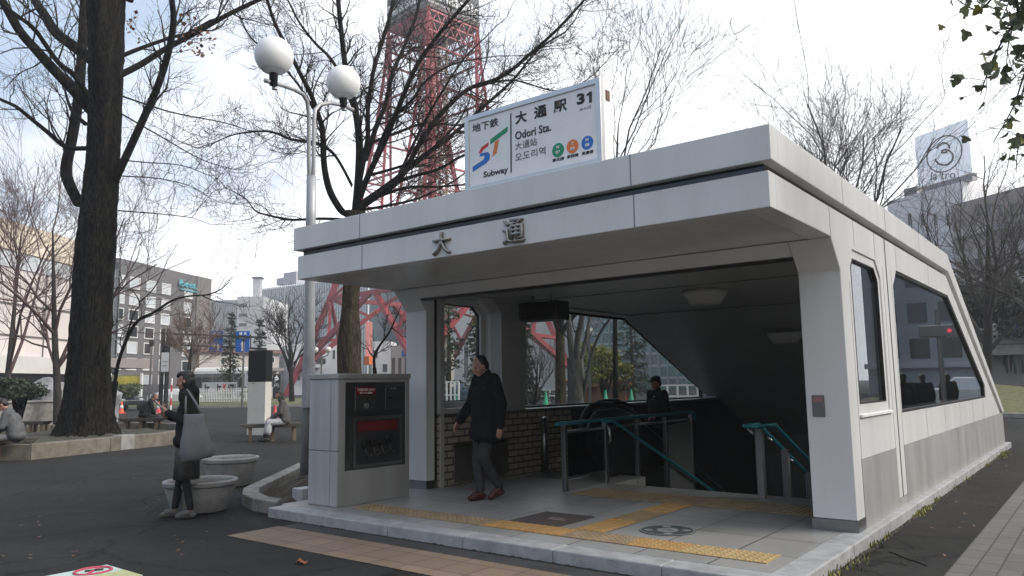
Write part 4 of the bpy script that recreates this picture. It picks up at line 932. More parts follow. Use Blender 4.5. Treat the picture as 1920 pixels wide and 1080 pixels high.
# -- beige panelled building at the far left
w = Wall(-160, 50, 128, 66); b = w.root('department_building', 'beige building of large square panels with pale canopy at the far left', 'building')
top = w.hit(60, 432)[1]; w.block(b, top, 25, BEIGE)
z1 = w.hit(60, 480)[1]; z2 = w.hit(60, 510)[1]; z3 = w.hit(60, 672)[1]; z4 = w.hit(60, 702)[1]
mb = MB(); w.box(mb, -.1, z1, w.L+.1, top+.2, .002, .25); mb.build('tan_band', BEIGE_T, b)
mb = MB(); w.box(mb, 0, z2, w.L, z1-.02, .002, .12); mb.build('glass_band', GL_SKY, b)
mb = MB(); w.box(mb, 0, GZ, w.L, z4-.02, .002, .2); mb.build('shop_front', mat('shop_front', (.10,.085,.075), .3, .5, .4), b)
mb = MB(); w.box(mb, -.1, z4, w.L+.3, z3, .002, 2.2); mb.build('canopy', mat('canopy_pale', (.58,.56,.53), .5, .08, .5), b)
mb = MB()
a = w.L
while a > 0: w.box(mb, a-.13, z3+.02, a, z2-.02, .003, .05); a -= 3.6
for z in (w.hit(60, 632)[1], w.hit(60, 575)[1]): w.box(mb, .02, z-.07, w.L-.07, z+.06, .052, .08)
mb.build('joint', mat('panel_joint', (.11,.10,.095), .6, .1), b)
# dark glazed corner block behind the trunk
w = Wall(128, 67, 214, 72); b = w.root('glass_building', 'dark glazed corner building mostly hidden behind the big trunk', 'building')
w.block(b, w.hit(150, 492)[1], 20, GL_DK)
mb = MB()
for k in range(9): w.box(mb, k*w.L/8-.05, GZ, k*w.L/8+.05, w.hit(150, 492)[1], .002, .1)
for k in range(10): z = k*1.5; w.box(mb, 0, z, w.L, z+.08, .102, .14)
mb.build('mullion', STEEL_D, b)
mb = MB(); w.box(mb, -.5, w.hit(150, 690)[1], w.L+1.5, w.hit(150, 672)[1], .002, 3); mb.build('awning', mat('awning_grey', (.24,.21,.20), .6, .1), b)
# -- grey hotel
w = Wall(212, 76, 388, 92); b = w.root('hotel_building', 'dark grey six storey hotel with rows of bright square windows', 'building')
top = w.hit(388, 522)[1]; w.block(b, top, 20, HOTEL)
a0, _ = w.hit(366, 600); mb = MB(); w.box(mb, a0, GZ, w.L+.01, top+.01, .003, .12); mb.build('brown_strip', mat('hotel_brown', (.17,.155,.145), .6, .1), b)
zr = [w.hit(278, y)[1] for y in (536, 566, 595, 625, 654, 684, 712)]
for r_, zc in enumerate(zr):
    for c_, px in enumerate((222, 247, 278, 307, 349)):
        a, _ = w.hit(px, 640); h = .62 if r_ != 6 else .5; ww = .8 if c_ else .5
        f = w.window(b, a-ww, zc-h, a+ww, zc+h, GL_SKY if (r_ < 2 or (r_*3+c_*5) % 4 < 2) else GL_DK, FRW, .10, .09)
t0, z = w.hit(333, 530); t1, _ = w.hit(367, 530)
text('sign_lettering', 'ibees.', mat('sign_teal', (.10,.36,.42), .4, .05), b, w.P(t0, z, .2), w.P(t1, z, .2), .85, extrude=.05, bold=.03)
mb = MB(); w.box(mb, t0+.3, z-.75, t1+.2, z-.63, .13, .2); mb.build('sign_underline', MATS['sign_teal'], b)
# -- glass block, white block with chimney, curtain walled office
def curtain(px0, D0, px1, D1, ptop_px, ptop, label, nv, nh, gm, mm, dep=18, root_name='glass_building'):
    w = Wall(px0, D0, px1, D1); b = w.root(root_name, label, 'building'); top = w.hit(ptop_px, ptop)[1]; w.block(b, top, dep, gm)
    mb = MB()
    for k in range(nv+1): a = k*w.L/nv; w.box(mb, a-.0009*D0, GZ+.02, a+.0009*D0, top+.3, .002, .35)
    mb.build('fin', mm, b)
    mb = MB()
    for k in range(nh): z = top-(k+.0)*(top/nh); w.box(mb, 0, z-.45, w.L, z, .002, .12)
    mb.build('spandrel', mat('spandrel', (.34,.40,.42), .3, .1), b); return w, b, top
curtain(384, 150, 442, 150, 410, 566, 'pale bluish glass building between the hotel and the white block', 16, 8, GL_BL, mat('fin_grey', (.42,.45,.46), .4, .05))
w = Wall(440, 135, 490, 135); b = w.root('white_building', 'white block with three grey windows and a tall chimney', 'building'); top = w.hit(460, 556)[1]; w.block(b, top, 15, WHB)
for y in (573, 591, 609): a0, z0, a1, z1 = w.rect(447, y-4, 464, y+4); w.window(b, a0, z0, a1, z1, mat('window_grey', (.20,.21,.22), .2, .2), FRW, .12)
mb = MB(); a0, z0, a1, z1 = w.rect(464, 518, 477, 560); w.box(mb, a0, z0-1, a1, z1, -3, -4.2); ch = mb.build('chimney', WHB, b); mb = MB(); w.box(mb, a0-.2, z1, a1+.2, z1+.3, -2.8, -4.4); mb.build('rim', STEEL_D, ch)
w, b, top = curtain(488, 200, 690, 176, 590, 530, 'long curtain walled office with close vertical fins behind the lamp post', 46, 8, mat('office_glass', (.09,.125,.14), .08, .35, .12, spec=.8), mat('fin_pale', (.66,.69,.69), .4, .05), 22, 'office_building')
mb = MB(); a0, z0, a1, z1 = w.rect(514, 510, 537, 548); w.box(mb, a0, top, a1, z1, -3, -6); mb.build('roof_tower', LGB, b)
mb = MB(); a0, z0, a1, z1 = w.rect(498, 520, 514, 530); w.box(mb, a0, z0, a1-.05, z1, -3.5, -5); mb.build('roof_plant', LGB, b); mb = MB(); w.box(mb, a1+2.4, top, a1+4.8, top+1.2, -4, -7); mb.build('roof_plant', LGB, b)
# -- low beige building with brown eaves
w = Wall(372, 78, 522, 84); b = w.root('low_building', 'low beige building with brown roof edge behind the parked bus', 'building'); top = w.hit(450, 662)[1]; w.block(b, top, 3, mat('low_beige', (.42,.39,.36), .6, .06, .5))
mb = MB(); w.box(mb, -.3, top, w.L+.3, top+.4, .4, -3.3); mb.build('roof_edge', mat('eaves_brown', (.17,.10,.09), .6, .1), b)
for px, y in ((417,678), (438,678), (503,675), (511,675)): a0, z0, a1, z1 = w.rect(px-4, y-6, px+4, y+6); w.window(b, a0, z0, a1, z1, GL_DK, FRW, .08)
mb = MB(); a0, z0, a1, z1 = w.rect(463, 690, 520, 696); w.box(mb, a0, z0, a1, z1, .002, 1.6); mb.build('awning', mat('eaves_grey', (.2,.19,.18), .6, .1), b)
a0, z0, a1, z1 = w.rect(498, 706, 514, 728); w.window(b, a0, z0, a1, z1, GL_DK, mat('frame_beige', (.5,.46,.42), .5, .05), .15)
# -- white kiosk and buildings behind the tower
w = Wall(548, 140, 668, 146); b = w.root('white_building', 'low white building with dark fascia signs under the tower, right of the lamp post', 'building'); top = w.hit(620, 646)[1]; w.block(b, top, 10, mat('cool_white', (.56,.59,.62), .5, .05, .3))
a0, z0, a1, z1 = w.rect(588, 672, 610, 682); mb = MB(); w.box(mb, a0, z0, a1, z1, .002, .15); mb.build('sign_board', BLACK, b)
for px, y in ((626,665), (640,665), (560,705), (580,705)): a0, z0, a1, z1 = w.rect(px-3, y-9, px+3, y+9); w.window(b, a0, z0, a1, z1, GL_DK, FRW, .08)
mb = MB(); a0, z0, a1, z1 = w.rect(540, 684, 600, 690); w.box(mb, a0, z0, a1, z1, .002, 2.4); mb.build('canopy', WHB, b)
w = Wall(684, 190, 800, 185); b = w.root('tall_building', 'tall blank pale grey building with few small dark windows behind the tower', 'building'); top = w.hit(740, 452)[1]; w.block(b, top, 30, LGB)
for px, y in ((702,592), (702,632), (750,560), (775,600)): a0, z0, a1, z1 = w.rect(px-5, y-6, px+5, y+6); w.window(b, a0, z0, a1, z1, GL_DK, LGB, .1)
mb = MB(); a0, z0, a1, z1 = w.rect(693, 470, 695, 602); w.box(mb, a0, z0, a1, z1, .002, .8); mb.build('corner_pilaster', WHB, b)
w = Wall(697, 150, 732, 150); b = w.root('white_building', 'small white block behind the bent little tree', 'building'); w.block(b, w.hit(715, 640)[1], 8, WHB)
for px, y in ((704,664), (722,690)): a0, z0, a1, z1 = w.rect(px-5, y-8, px+5, y+8); w.window(b, a0, z0, a1, z1, GL_DK, FRW, .08)
w = Wall(732, 132, 800, 128); b = w.root('low_building', 'cream low building with brown openings beside the left column', 'building'); top = w.hit(745, 648)[1]; w.block(b, top, 8, mat('cream_wall', (.54,.48,.42), .6, .05))
for px in (738, 750, 762): a0, z0, a1, z1 = w.rect(px-4, 670, px+4, 702); w.window(b, a0, z0, a1, z1, mat('brown_opening', (.09,.05,.035), .5, .2), MATS['cream_wall'], .1)
a0, z0, a1, z1 = w.rect(755, 657, 763, 668); mb = MB(); w.box(mb, a0, z0, a1, z1, .1, .3); mb.build('blue_board', mat('sign_blue', (.01,.09,.33), .4, .08), b)
t = thing('red_banner_post', 'tall faded red banner post with an orange box at its foot under the tower', 'banner', tuple(gxy(692, 80)))
p0, p1 = at(686, 603, 80), at(697, 668, 80); MB().hexa([(p0.x,p0.y,p1.z),(p1.x,p1.y,p1.z),(p1.x-.1,p1.y+.15,p1.z),(p0.x-.1,p0.y+.15,p1.z)], [(p0.x,p0.y,p0.z),(p1.x,p1.y,p0.z),(p1.x-.1,p1.y+.15,p0.z),(p0.x-.1,p0.y+.15,p0.z)]).build('banner', mat('faded_red', (.45,.16,.15), .7, .15, .8), t)
p = gxy(692, 80); MB().tube([p, (p.x, p.y, zat(690, 600, 80))], .08, 8).build('post', STEEL_D, t)
c = at(691, 676, 79.5); MB().box(c.x-.4, c.y-.3, c.z-.45, c.x+.4, c.y+.3, c.z+.45).build('orange_box', mat('orange_board', (.55,.13,.03), .6, .1), t, bevel=.03)
# -- seen through the left windows
w, b, top = curtain(1105, 160, 1400, 132, 1150, 470, 'teal glass office with white floor bands seen through the large left window', 18, 12, mat('teal_glass', (.06,.17,.19), .08, .3, .15, spec=1.0), mat('teal_fin', (.20,.28,.30), .4, .05), 20, 'office_building')
w = Wall(820, 175, 1110, 175); b = w.root('pale_building', 'broad pale grey building seen through the large left window behind the tower legs', 'building'); w.block(b, w.hit(950, 480)[1], 20, LGB)
for k in range(9):
    a0, z0, a1, z1 = w.rect(840+k*28, 640, 852+k*28, 712); w.window(b, a0, z0, a1, z1, mat('window_mid', (.14,.16,.17), .1, .3, .3), WHB, .2)
# -- right hand side
w = Wall(1690, 98, 1838, 88); b = w.root('sign_tower_building', 'white building carrying a big white box sign with a circled figure 3', 'building')
top = w.hit(1760, 352)[1]; w.block(b, top, 14, mat('white_tile', (.72,.72,.73), .5, .06, .4))
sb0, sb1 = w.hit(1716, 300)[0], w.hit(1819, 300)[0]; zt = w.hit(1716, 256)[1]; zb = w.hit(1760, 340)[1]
mb = MB(); w.box(mb, sb0, zb, sb1, zt, -.2, -1.6); sg = mb.build('sign_box', mat('sign_box_white', (.86,.90,.95), .5, .03, .3, emit=(.85,.93,1.0,.30)), b)  # faint emission added to the box sign to lift its brightness
mb = MB(); w.box(mb, sb0+.3, top, sb1-.3, zb-.02, -.5, -1.4); mb.build('sign_base', STEEL_D, b)
mb = MB(); w.box(mb, w.hit(1700, 400)[0]-1, top, w.hit(1712, 400)[0], top+1.3, -1, -4); mb.build('roof_plant', STEEL_D, b)
def onw(px, py, o=-.16): a, z = w.hit(px, py); return w.P(a, z, o)
cq = lambda cx, cy: (1690+cx/8.307, 230+cy/8.307)
cen = w.hit(*cq(650, 485)); rad = abs(w.hit(*cq(935, 485))[0]-cen[0])
MB().tube([w.P(cen[0]+rad*math.cos(k*math.pi/24), cen[1]+rad*.92*math.sin(k*math.pi/24), -.16) for k in range(49)], .075, 6).build('ring', INK, sg)
MB().tube([onw(*cq(*q)) for q in ((540,400),(570,345),(630,310),(690,320),(730,355),(738,400))], .11, 6).build('figure', INK, sg)
MB().tube([onw(*cq(*q)) for q in ((700,450),(655,468),(610,462),(615,435),(670,418),(730,432),(780,480),(792,530),(770,600),(710,648),(640,660),(570,640),(530,600),(515,570))], .11, 6).build('figure', INK, sg)
text('lettering', 'la tro', INKG, sg, onw(*cq(450, 830)), onw(*cq(830, 800)), 1.0, extrude=.04)
for k in range(5):
    a0, z0, a1, z1 = w.rect(1700+k*24, 400, 1712+k*24, 424); w.window(b, a0, z0, a1, z1, GL_DK, FRW, .15)
w = Wall(1812, 84, 1990, 74); b = w.root('brown_building', 'brown and grey banded office at the right edge behind bare branches', 'building'); top = w.hit(1870, 362)[1]; w.block(b, top, 16, mat('taupe_wall', (.30,.255,.23), .6, .1, .3))
for y in (415, 462, 520): z = w.hit(1870, y)[1]; mb = MB(); w.box(mb, 0, z-.9, w.L, z, .002, .2); mb.build('pale_band', mat('band_pale', (.42,.40,.385), .6, .05), b)
for k in range(5):
    for y in (395, 440, 488): a0, z0, a1, z1 = w.rect(1826+k*22, y-12, 1840+k*22, y+10); w.window(b, a0, z0, a1, z1, GL_DK, MATS['taupe_wall'], .1)
# low building and overhead walkway
w = Wall(1790, 46, 1990, 44); b = w.root('low_building', 'low grey building under a pale flat roof slab at the right edge', 'building'); top = w.hit(1880, 664)[1]; w.block(b, top, 8, mat('low_grey', (.20,.20,.20), .6, .1, .8))
mb = MB(); z0 = w.hit(1880, 666)[1]; z1 = w.hit(1880, 634)[1]; w.box(mb, -2, z0, w.L, z1, .9, -8); mb.build('roof_slab', CONC, b)
mb = MB(); zm = (z0+z1)/2+.08; w.box(mb, -2, zm, w.L, zm+.05, .902, .91); mb.build('slab_joint', BLACK, b)
for px in (1887, 1902, 1917): a0, z0_, a1, z1_ = w.rect(px-6, 672, px+7, 702); w.window(b, a0, z0_, a1, z1_, mat('shop_glass', (.06,.09,.09), .1, .6, 1.5), STEEL_D, .05)
mb = MB(); zt = w.hit(1880, 716)[1]; w.box(mb, -2, GZ, w.L, zt, .3, .95); mb.build('plinth', CONC_D, b)
rl = thing('roof_railing', 'pale metal railing with white and blue banners on the low grey building roof', 'railing', tuple(w.P(w.L*.6, z1, .6)))
for py in (617, 628): a, z = w.hit(1880, py); MB().bar(w.P(-1, z, .6), w.P(w.L, z, .6), .06).build('rail', ALU, rl)
for k in range(8): a = k*w.L/7; MB().bar(w.P(a, z1, .6), w.P(a, w.hit(1880, 615)[1], .6), .05).build('post', ALU, rl)
for (px0, px1, m) in ((1856, 1880, WHITEP), (1893, 1906, MATS['sign_blue'])): a0, z0_, a1, z1_ = w.rect(px0, 608, px1, 629); mb = MB(); w.box(mb, a0, z0_, a1, z1_, .64, .68); mb.build('banner', m, rl)
MB().tube([w.P(w.hit(1850, 600)[0], GZ, 2), w.P(w.hit(1850, 600)[0], w.hit(1850, 560)[1], 2)], .07, 8)
# grass mound with its low wall
mb = MB(); A0, A1 = onZ(1872, 784, GZ), onZ(1990, 786, GZ)
d = (A1-A0).normalized(); nrm_ = Vector((-d.y, d.x, 0)); 
if nrm_.y < 0: nrm_ = -nrm_
A0 = A0-d*4; A1 = A1+d*6
mb.hexa([A0, A1, A1+nrm_*.25, A0+nrm_*.25], [p+Vector((0,0,.18)) for p in (A0, A1, A1+nrm_*.25, A0+nrm_*.25)])
tag(mb.build('low_wall', CONC, bevel=.02), 'low concrete edging wall in front of the grass mound', 'wall')
V, F_ = [], []
for i in range(17):
    for j in range(9):
        s_, t_ = i/16, j/8; h = .16+1.0*math.sin(min(1, t_*1.3)*math.pi/2)*(.55+.45*math.sin(s_*5+1)) * (1 if t_ < .9 else .9)
        q = A0+(A1-A0)*s_+nrm_*(.27+t_*9); V.append((q.x, q.y, GZ+h-(.0 if j else .14)))
for i in range(16):
    for j in range(8): F_.append((i*9+j, (i+1)*9+j, (i+1)*9+j+1, i*9+j+1))
mb = MB(); mb.add(V, F_); tag(mb.build('lawn', GRASS, smooth=True), kind='structure')
# ================================================================ the lattice tower
CT = gxy(813, 126); CT.z = GZ
TW_ = thing('lattice_tower', 'red steel lattice broadcasting tower with dark advertising band behind the trees', 'tower', tuple(CT))
rdir = Vector((RT.x, RT.y, 0)).normalized(); fdir = Vector((FW.x, FW.y, 0)).normalized()
LV = [(0, 24.4), (4, 22.6), (9, 20.3), (16, 17.3), (22, 15.2), (29, 13.2), (36, 11.6), (43, 10.3), (50, 9.2), (57, 8.3), (64.0, 7.75)]
def corner(k, i, f=1.0): z, r_ = LV[i]; a = k*math.pi/2; return CT+(rdir*math.cos(a)+fdir*math.sin(a))*r_*f+Vector((0,0,z))
for k in range(4):
    mb = MB()
    for i in range(len(LV)-1): mb.bar(corner(k, i), corner(k, i+1), .85 if i < 4 else .48)
    # inner chord pair of the tapering leg
    mb.build('leg', RED_T, TW_)
for k in range(4):
    k2 = (k+1) % 4; mb = MB(); mid16 = (corner(k, 3)+corner(k2, 3))/2
    for a, b_ in ((k, k2), (k2, k)):
        c0 = corner(a, 1); e = corner(a, 3)+(corner(b_, 3)-corner(a, 3))*.47
        mb.bar(c0, e, .75); 
        q1 = corner(a, 2); q2 = c0+(e-c0)*.45; q3 = c0+(e-c0)*.8
        mb.bar(q1, q2, .5); mb.bar(q2, corner(a, 3), .5); mb.bar(corner(a, 3), q3, .4)
    mb.bar(corner(k, 3), corner(k2, 3), .7)
    for i in range(3, len(LV)-1):
        mb.bar(corner(k, i), corner(k2, i), .3)
        m_ = (corner(k, i+1)+corner(k2, i+1))/2; m0 = (corner(k, i)+corner(k2, i))/2
        m_ = (corner(k, i+1)+corner(k2, i+1))/2
        if i < 5: mb.bar(corner(k, i), m_, .32); mb.bar(corner(k2, i), m_, .32)
    top_ = len(LV)-1
    def lvl(k_, z):
        zs_ = [l[0] for l in LV]; i = max(j for j in range(len(LV)-1) if zs_[j] <= z); t = (z-LV[i][0])/(LV[i+1][0]-LV[i][0]); return corner(k_, i)*(1-t)+corner(k_, i+1)*t
    for a, b_ in ((k, k2), (k2, k)):        # inner chord running down the face from the top corner, laced to the leg
        prev = None; zz_ = 63.0; n_l = 11
        for q in range(n_l+1):
            z = 62.0-q*3.0; fr = .04+.36*(62.0-z)/33.0
            o_ = lvl(a, z); i_ = o_+(lvl(b_, z)-o_)*fr
            if prev: mb.bar(prev[1], i_, .42); mb.bar(prev[0], i_, .15); mb.bar(o_, i_, .15)
            prev = (o_, i_)
    for z in (59.5, 61.5, 63.2):
        mb.bar(lvl(k, z), lvl(k2, z), .3)
    for q in range(6):
        t = q/6; u0 = lvl(k, 59.5); u1 = lvl(k2, 59.5); v0 = lvl(k, 63.2); v1 = lvl(k2, 63.2)
        mb.bar(u0+(u1-u0)*t, v0+(v1-v0)*(t+1/6), .16); mb.bar(v0+(v1-v0)*t, u0+(u1-u0)*(t+1/6), .16)
    mb.build('bracing', RED_T, TW_)
# lift shaft
SHM = mat('shaft_beige', (.42,.35,.29), .7, .25, .5)
mb = MB(); sr = 2.3
for k in range(4):
    a = k*math.pi/2; a2 = a+math.pi/2; e1 = rdir*math.cos(a)+fdir*math.sin(a); e2 = rdir*math.cos(a2)+fdir*math.sin(a2)
    mb.bar(CT+e1*sr, CT+e1*sr+Vector((0,0,62)), .4)
    z = 0
    while z < 60: mb.bar(CT+e1*sr+Vector((0,0,z)), CT+e2*sr+Vector((0,0,z+2)), .2); mb.bar(CT+e1*sr+Vector((0,0,z)), CT+e2*sr+Vector((0,0,z)), .22); z += 2
mb.build('lift_shaft', SHM, TW_)
mb = MB(); c = CT-fdir*2.6; mb.bar(c, c+Vector((0,0,62)), .9); mb.build('shaft_guide', RED_T, TW_)
mb = MB()
for i in range(9): a = CT+rdir*(2.6 if i % 2 else -2.6)+Vector((0,0,6*i)); b_ = CT+rdir*(-2.6 if i % 2 else 2.6)+Vector((0,0,6*i+6)); mb.bar(a+fdir*2, b_+fdir*2, .5)
mb.build('stair_flight', STEEL_D, TW_)
# platform and advertising band
mb = MB(); sq = lambda r_, z: [CT+(rdir*math.cos(k*math.pi/2)+fdir*math.sin(k*math.pi/2))*r_+Vector((0,0,z)) for k in range(4)]
mb.hexa(sq(8.2, 63.6), sq(8.2, 64.3)); mb.build('platform', mat('platform_under', (.12,.085,.08), .7, .2, .8), TW_)
mb = MB(); mb.hexa(sq(8.1, 64.6), sq(8.1, 71)); bd = mb.build('advertising_band', mat('band_dark', (.016,.02,.026), .5, .15, .5), TW_)
mb = MB(); mb.hexa(sq(8.3, 64.305), sq(8.3, 64.59)); mb.build('band_edge', mat('band_edge_grey', (.22,.22,.21), .5, .1), TW_)
SW = mat('band_letter_white', (.75,.75,.73), .4, .03)
near = CT-fdir*8.13; lf = CT-rdir*8.13; rg = CT+rdir*8.13
for P0, P1 in ((lf, near), (near, rg)):
    d = P1-P0; o = Vector((d.y, -d.x, 0)).normalized()
    if o.dot(CAM-P0) < 0: o = -o
    text('band_lettering', 'Panasonic', SW, bd, P0+d*.04+o*.12+Vector((0,0,66.2)), P0+d*.96+o*.12+Vector((0,0,66.2)), 2.3, extrude=.1, bold=.04)
mb = MB(); mb.hexa(sq(5.8, 71), sq(4.6, 92)); mb.build('upper_shaft', RED_T, TW_)

# ================================================================ street furniture and traffic, far left
LAWN_T = mat('lawn_dull', (.10,.105,.05), .95, .3, 1.2)
a0, a1 = gxy(230, 57), gxy(600, 57); d = (a1-a0).normalized(); n_ = Vector((-d.y, d.x, 0)); n_ = n_ if n_.dot(FW) > 0 else -n_
mb = MB(); up_ = lambda z: Vector((0,0,z))
mb.hexa([a0, a1, a1+n_*15, a0+n_*15], [a0+n_*.6+up_(.30), a1+n_*.6+up_(.30), a1+n_*14+up_(.42), a0+n_*14+up_(.42)]); tag(mb.build('lawn', LAWN_T), kind='structure')
mb = MB(); mb.hexa([a0-n_*.25, a1-n_*.25, a1-n_*.02, a0-n_*.02], [p+up_(.16) for p in (a0-n_*.25, a1-n_*.25, a1-n_*.02, a0-n_*.02)]); tag(mb.build('kerb', CONC), kind='structure')
fz = GZ+.38
def fence(pa, pb, D, label, h, n, m):
    A, B = gxy(pa, D), gxy(pb, D); root = thing('picket_fence', label, 'fence', tuple((A+B)/2)); dd = (B-A)/n
    mb = MB()
    for k in range(n+1): q = A+dd*k; mb.box(q.x-.025, q.y-.02, fz, q.x+.025, q.y+.02, fz+h)
    mb.build('pickets', m, root); mb = MB()
    for z in (.25, h-.2): mb.bar(A+up_(fz-GZ+z), B+up_(fz-GZ+z), .05)
    mb.build('rail', m, root); return root, A, B
fr_, A, B = fence(372, 466, 60, 'white picket fence along the lawn behind the standing woman', 1.05, 30, WHITEP)
bn = thing('street_banner', 'white banner with black and red lettering on the fence before the bus', 'banner', tuple(gxy(420, 61.2)))
p0, p1 = at(378, 739, 61.2), at(446, 716, 61.2); MB().hexa([(p0.x,p0.y,p0.z),(p1.x,p1.y,p0.z),(p1.x-.02,p1.y+.04,p0.z),(p0.x-.02,p0.y+.04,p0.z)], [(p0.x,p0.y,p1.z),(p1.x,p1.y,p1.z),(p1.x-.02,p1.y+.04,p1.z),(p0.x-.02,p0.y+.04,p1.z)]).build('cloth', mat('banner_cloth', (.50,.52,.53), .7, .05), bn)
zc = (p0.z+p1.z)/2; off = Vector((p1.y-p0.y, -(p1.x-p0.x), 0)).normalized()*.03; dd = p1-p0
bl = lambda a, b_, body, m: text('lettering', body, m, bn, Vector((p0.x+dd.x*a, p0.y+dd.y*a, zc))+off, Vector((p0.x+dd.x*b_, p0.y+dd.y*b_, zc))+off, .62, extrude=.01, bold=.05)
bl(.08, .22, 'Ir', INK); bl(.40, .55, 'Jr', INK); bl(.60, .70, 'K', mat('banner_red', (.45,.03,.05), .6, .1)); bl(.72, .95, 'ATSU', INK)
for q in (p0, p1): MB().tube([(q.x, q.y, fz), (q.x, q.y, p1.z+.1)], .03, 6).build('pole', STEEL_D, bn)
# bus
def bus():
    A, B = gxy(352, 74), gxy(484, 74); d = (B-A); Lb = d.length; d.normalize(); n_ = Vector((d.y, -d.x, 0)); n_ = n_ if n_.dot(CAM-A) > 0 else -n_
    root = thing('parked_bus', 'white roofed bus with a long dark window band parked behind the fence', 'bus', tuple((A+B)/2)); P = lambda a, o, z: A+d*a+n_*o+up_(z)
    def hx(mb, a0, a1, o0, o1, z0, z1, s=0): return mb.hexa([P(a0,o0,z0),P(a1,o0,z0),P(a1,o1,z0),P(a0,o1,z0)], [P(a0+s,o0-s*.3,z1),P(a1-s,o0-s*.3,z1),P(a1-s,o1+s*.3,z1),P(a0+s,o1+s*.3,z1)])
    hx(MB(), 0, Lb, 0, -2.4, .35, 3.0).build('body', mat('bus_body', (.40,.42,.45), .3, .05), root, bevel=.12)
    hx(MB(), .1, Lb-.1, -.05, -2.35, 3.0, 3.45, .35).build('roof', WHITEP, root, bevel=.1)
    hx(MB(), .3, Lb-1.4, .004, .03, 1.5, 2.85).build('window_band', GL_DK, root)
    mb = MB(); 
    for k in range(6): hx(mb, .3+k*(Lb-1.7)/5, .36+k*(Lb-1.7)/5, .031, .045, 1.5, 2.85)
    mb.build('window_bars', STEEL_D, root)
    for a in (1.4, Lb-1.6):
        q = P(a, .02, .45); wv = MB(); wv.tube([q, q-n_*.3], .45, 16); t = wv.build('wheel', RUBBER, root); MB().tube([q+n_*.01, q-n_*.02], .22, 12).build('rim', ALU, t)
bus()
def car(px, D, label, m, facing=0.0, width_px=None, group='cars on the street behind the plaza'):
    base = gxy(px, D); root = thing('parked_car', label, 'car', tuple(base), group=group)
    f = (CAM-base); f.z = 0; f.normalize(); f = Matrix.Rotation(facing, 3, 'Z') @ f; s_ = Vector((-f.y, f.x, 0)); P = lambda x, y, z: base+s_*x+f*y+up_(z)
    side = [(-2.1,.35),(-2.1,.85),(-1.9,.98),(-1.45,1.0),(-.95,1.42),(.35,1.45),(.95,1.02),(1.9,.92),(2.12,.7),(2.12,.35)]
    mb = MB(); n = len(side); vs = []
    for x in (-.84, .84):
        for y, z in side: vs.append(P(x*(.86 if z > 1.1 else 1), y, z))
    mb.add(vs, [tuple(range(n)), tuple(range(2*n-1, n-1, -1))]+[(i, (i+1) % n, n+(i+1) % n, n+i) for i in range(n)]); mb.build('body', m, root, bevel=.06)
    q = lambda pts, nm, mm: MB().add([P(*p) for p in pts], [tuple(range(len(pts)))]).build(nm, mm, root)
    q([(-.68,.93,1.06),(.68,.93,1.06),(.60,.40,1.42),(-.60,.40,1.42)], 'windscreen', GL_DK)
    for x in (-.58, .58): MB().sphere(P(x, 2.05, .72), .14, 8, (1, 1, .7)).build('headlight', mat('headlight', (.7,.7,.72), .1, .03), root, smooth=True)
    MB().hexa([P(-.35,2.1,.5),P(.35,2.1,.5),P(.35,2.15,.5),P(-.35,2.15,.5)], [P(-.35,2.1,.66),P(.35,2.1,.66),P(.35,2.15,.66),P(-.35,2.15,.66)]).build('grille', BLACK, root)
    for x in (-.80, .80):
        for y in (-1.3, 1.35):
            t = MB().tube([P(x-.1, y, .33), P(x+.1, y, .33)], .33, 14).build('wheel', RUBBER, root); MB().tube([P(x*1.0-.11, y, .33), P(x+.11, y, .33)], .17, 10).build('rim', ALU, t)
    return root
CARD = mat('car_dark', (.03,.035,.045), .2, .1, coat=1.0); CARW = mat('car_white', (.6,.6,.6), .25, .04, coat=1.0); CARB = mat('car_blue', (.05,.09,.13), .25, .1, coat=1.0); CARR = mat('car_red', (.30,.03,.03), .25, .1, coat=1.0)
car(228, 54, 'dark car facing the plaza behind the orange cone', CARD, .35); car(330, 66, 'white van like car half hidden behind the seated man', CARW, 1.2)
car(880, 58, 'dull blue car seen through the narrow left pane', CARB, 1.4)
# yellow and green signboard, gantry with blue direction signs
w = Wall(206, 60, 268, 60); sbd = w.root('signboard', 'yellow and green street signboard with pale posts behind the cars', 'signboard')
a0, z0, a1, z1 = w.rect(208, 703, 264, 736); mb = MB(); w.box(mb, a0, z0, a1, z1, 0, -.15); mb.build('board', mat('board_green', (.22,.25,.16), .6, .3, .9), sbd)
a0, z0, a1, z1 = w.rect(214, 706, 262, 720); mb = MB(); w.box(mb, a0, z0, a1, z1, .002, .03); mb.build('yellow_field', mat('board_yellow', (.50,.42,.06), .6, .25, 1.5), sbd)
for px in (208, 267): a, z = w.hit(px, 700); mb = MB(); w.box(mb, a-.08, GZ, a+.08, z, .02, .18); mb.build('post', WHITEP, sbd)
gn = thing('sign_gantry', 'dark steel gantry beam with two lattice posts holding blue direction signs', 'gantry', tuple(gxy(304, 55)))
for px in (302, 312): A = gxy(px, 55); MB().bar(A, (A.x, A.y, zat(px, 616, 55)), .22).build('post', BLACK, gn)
for py in (627, 648): MB().bar(at(302, py-2, 55), at(500, py+6, 55), .12).build('beam', BLACK, gn)
for px in (340, 385, 430, 470): MB().bar(at(px, 627, 55), at(px, 651, 55), .06).build('strut', BLACK, gn)
SBL = mat('sign_blue_bright', (.01,.115,.48), .4, .06); SWT = mat('sign_white', (.75,.77,.8), .4, .03)
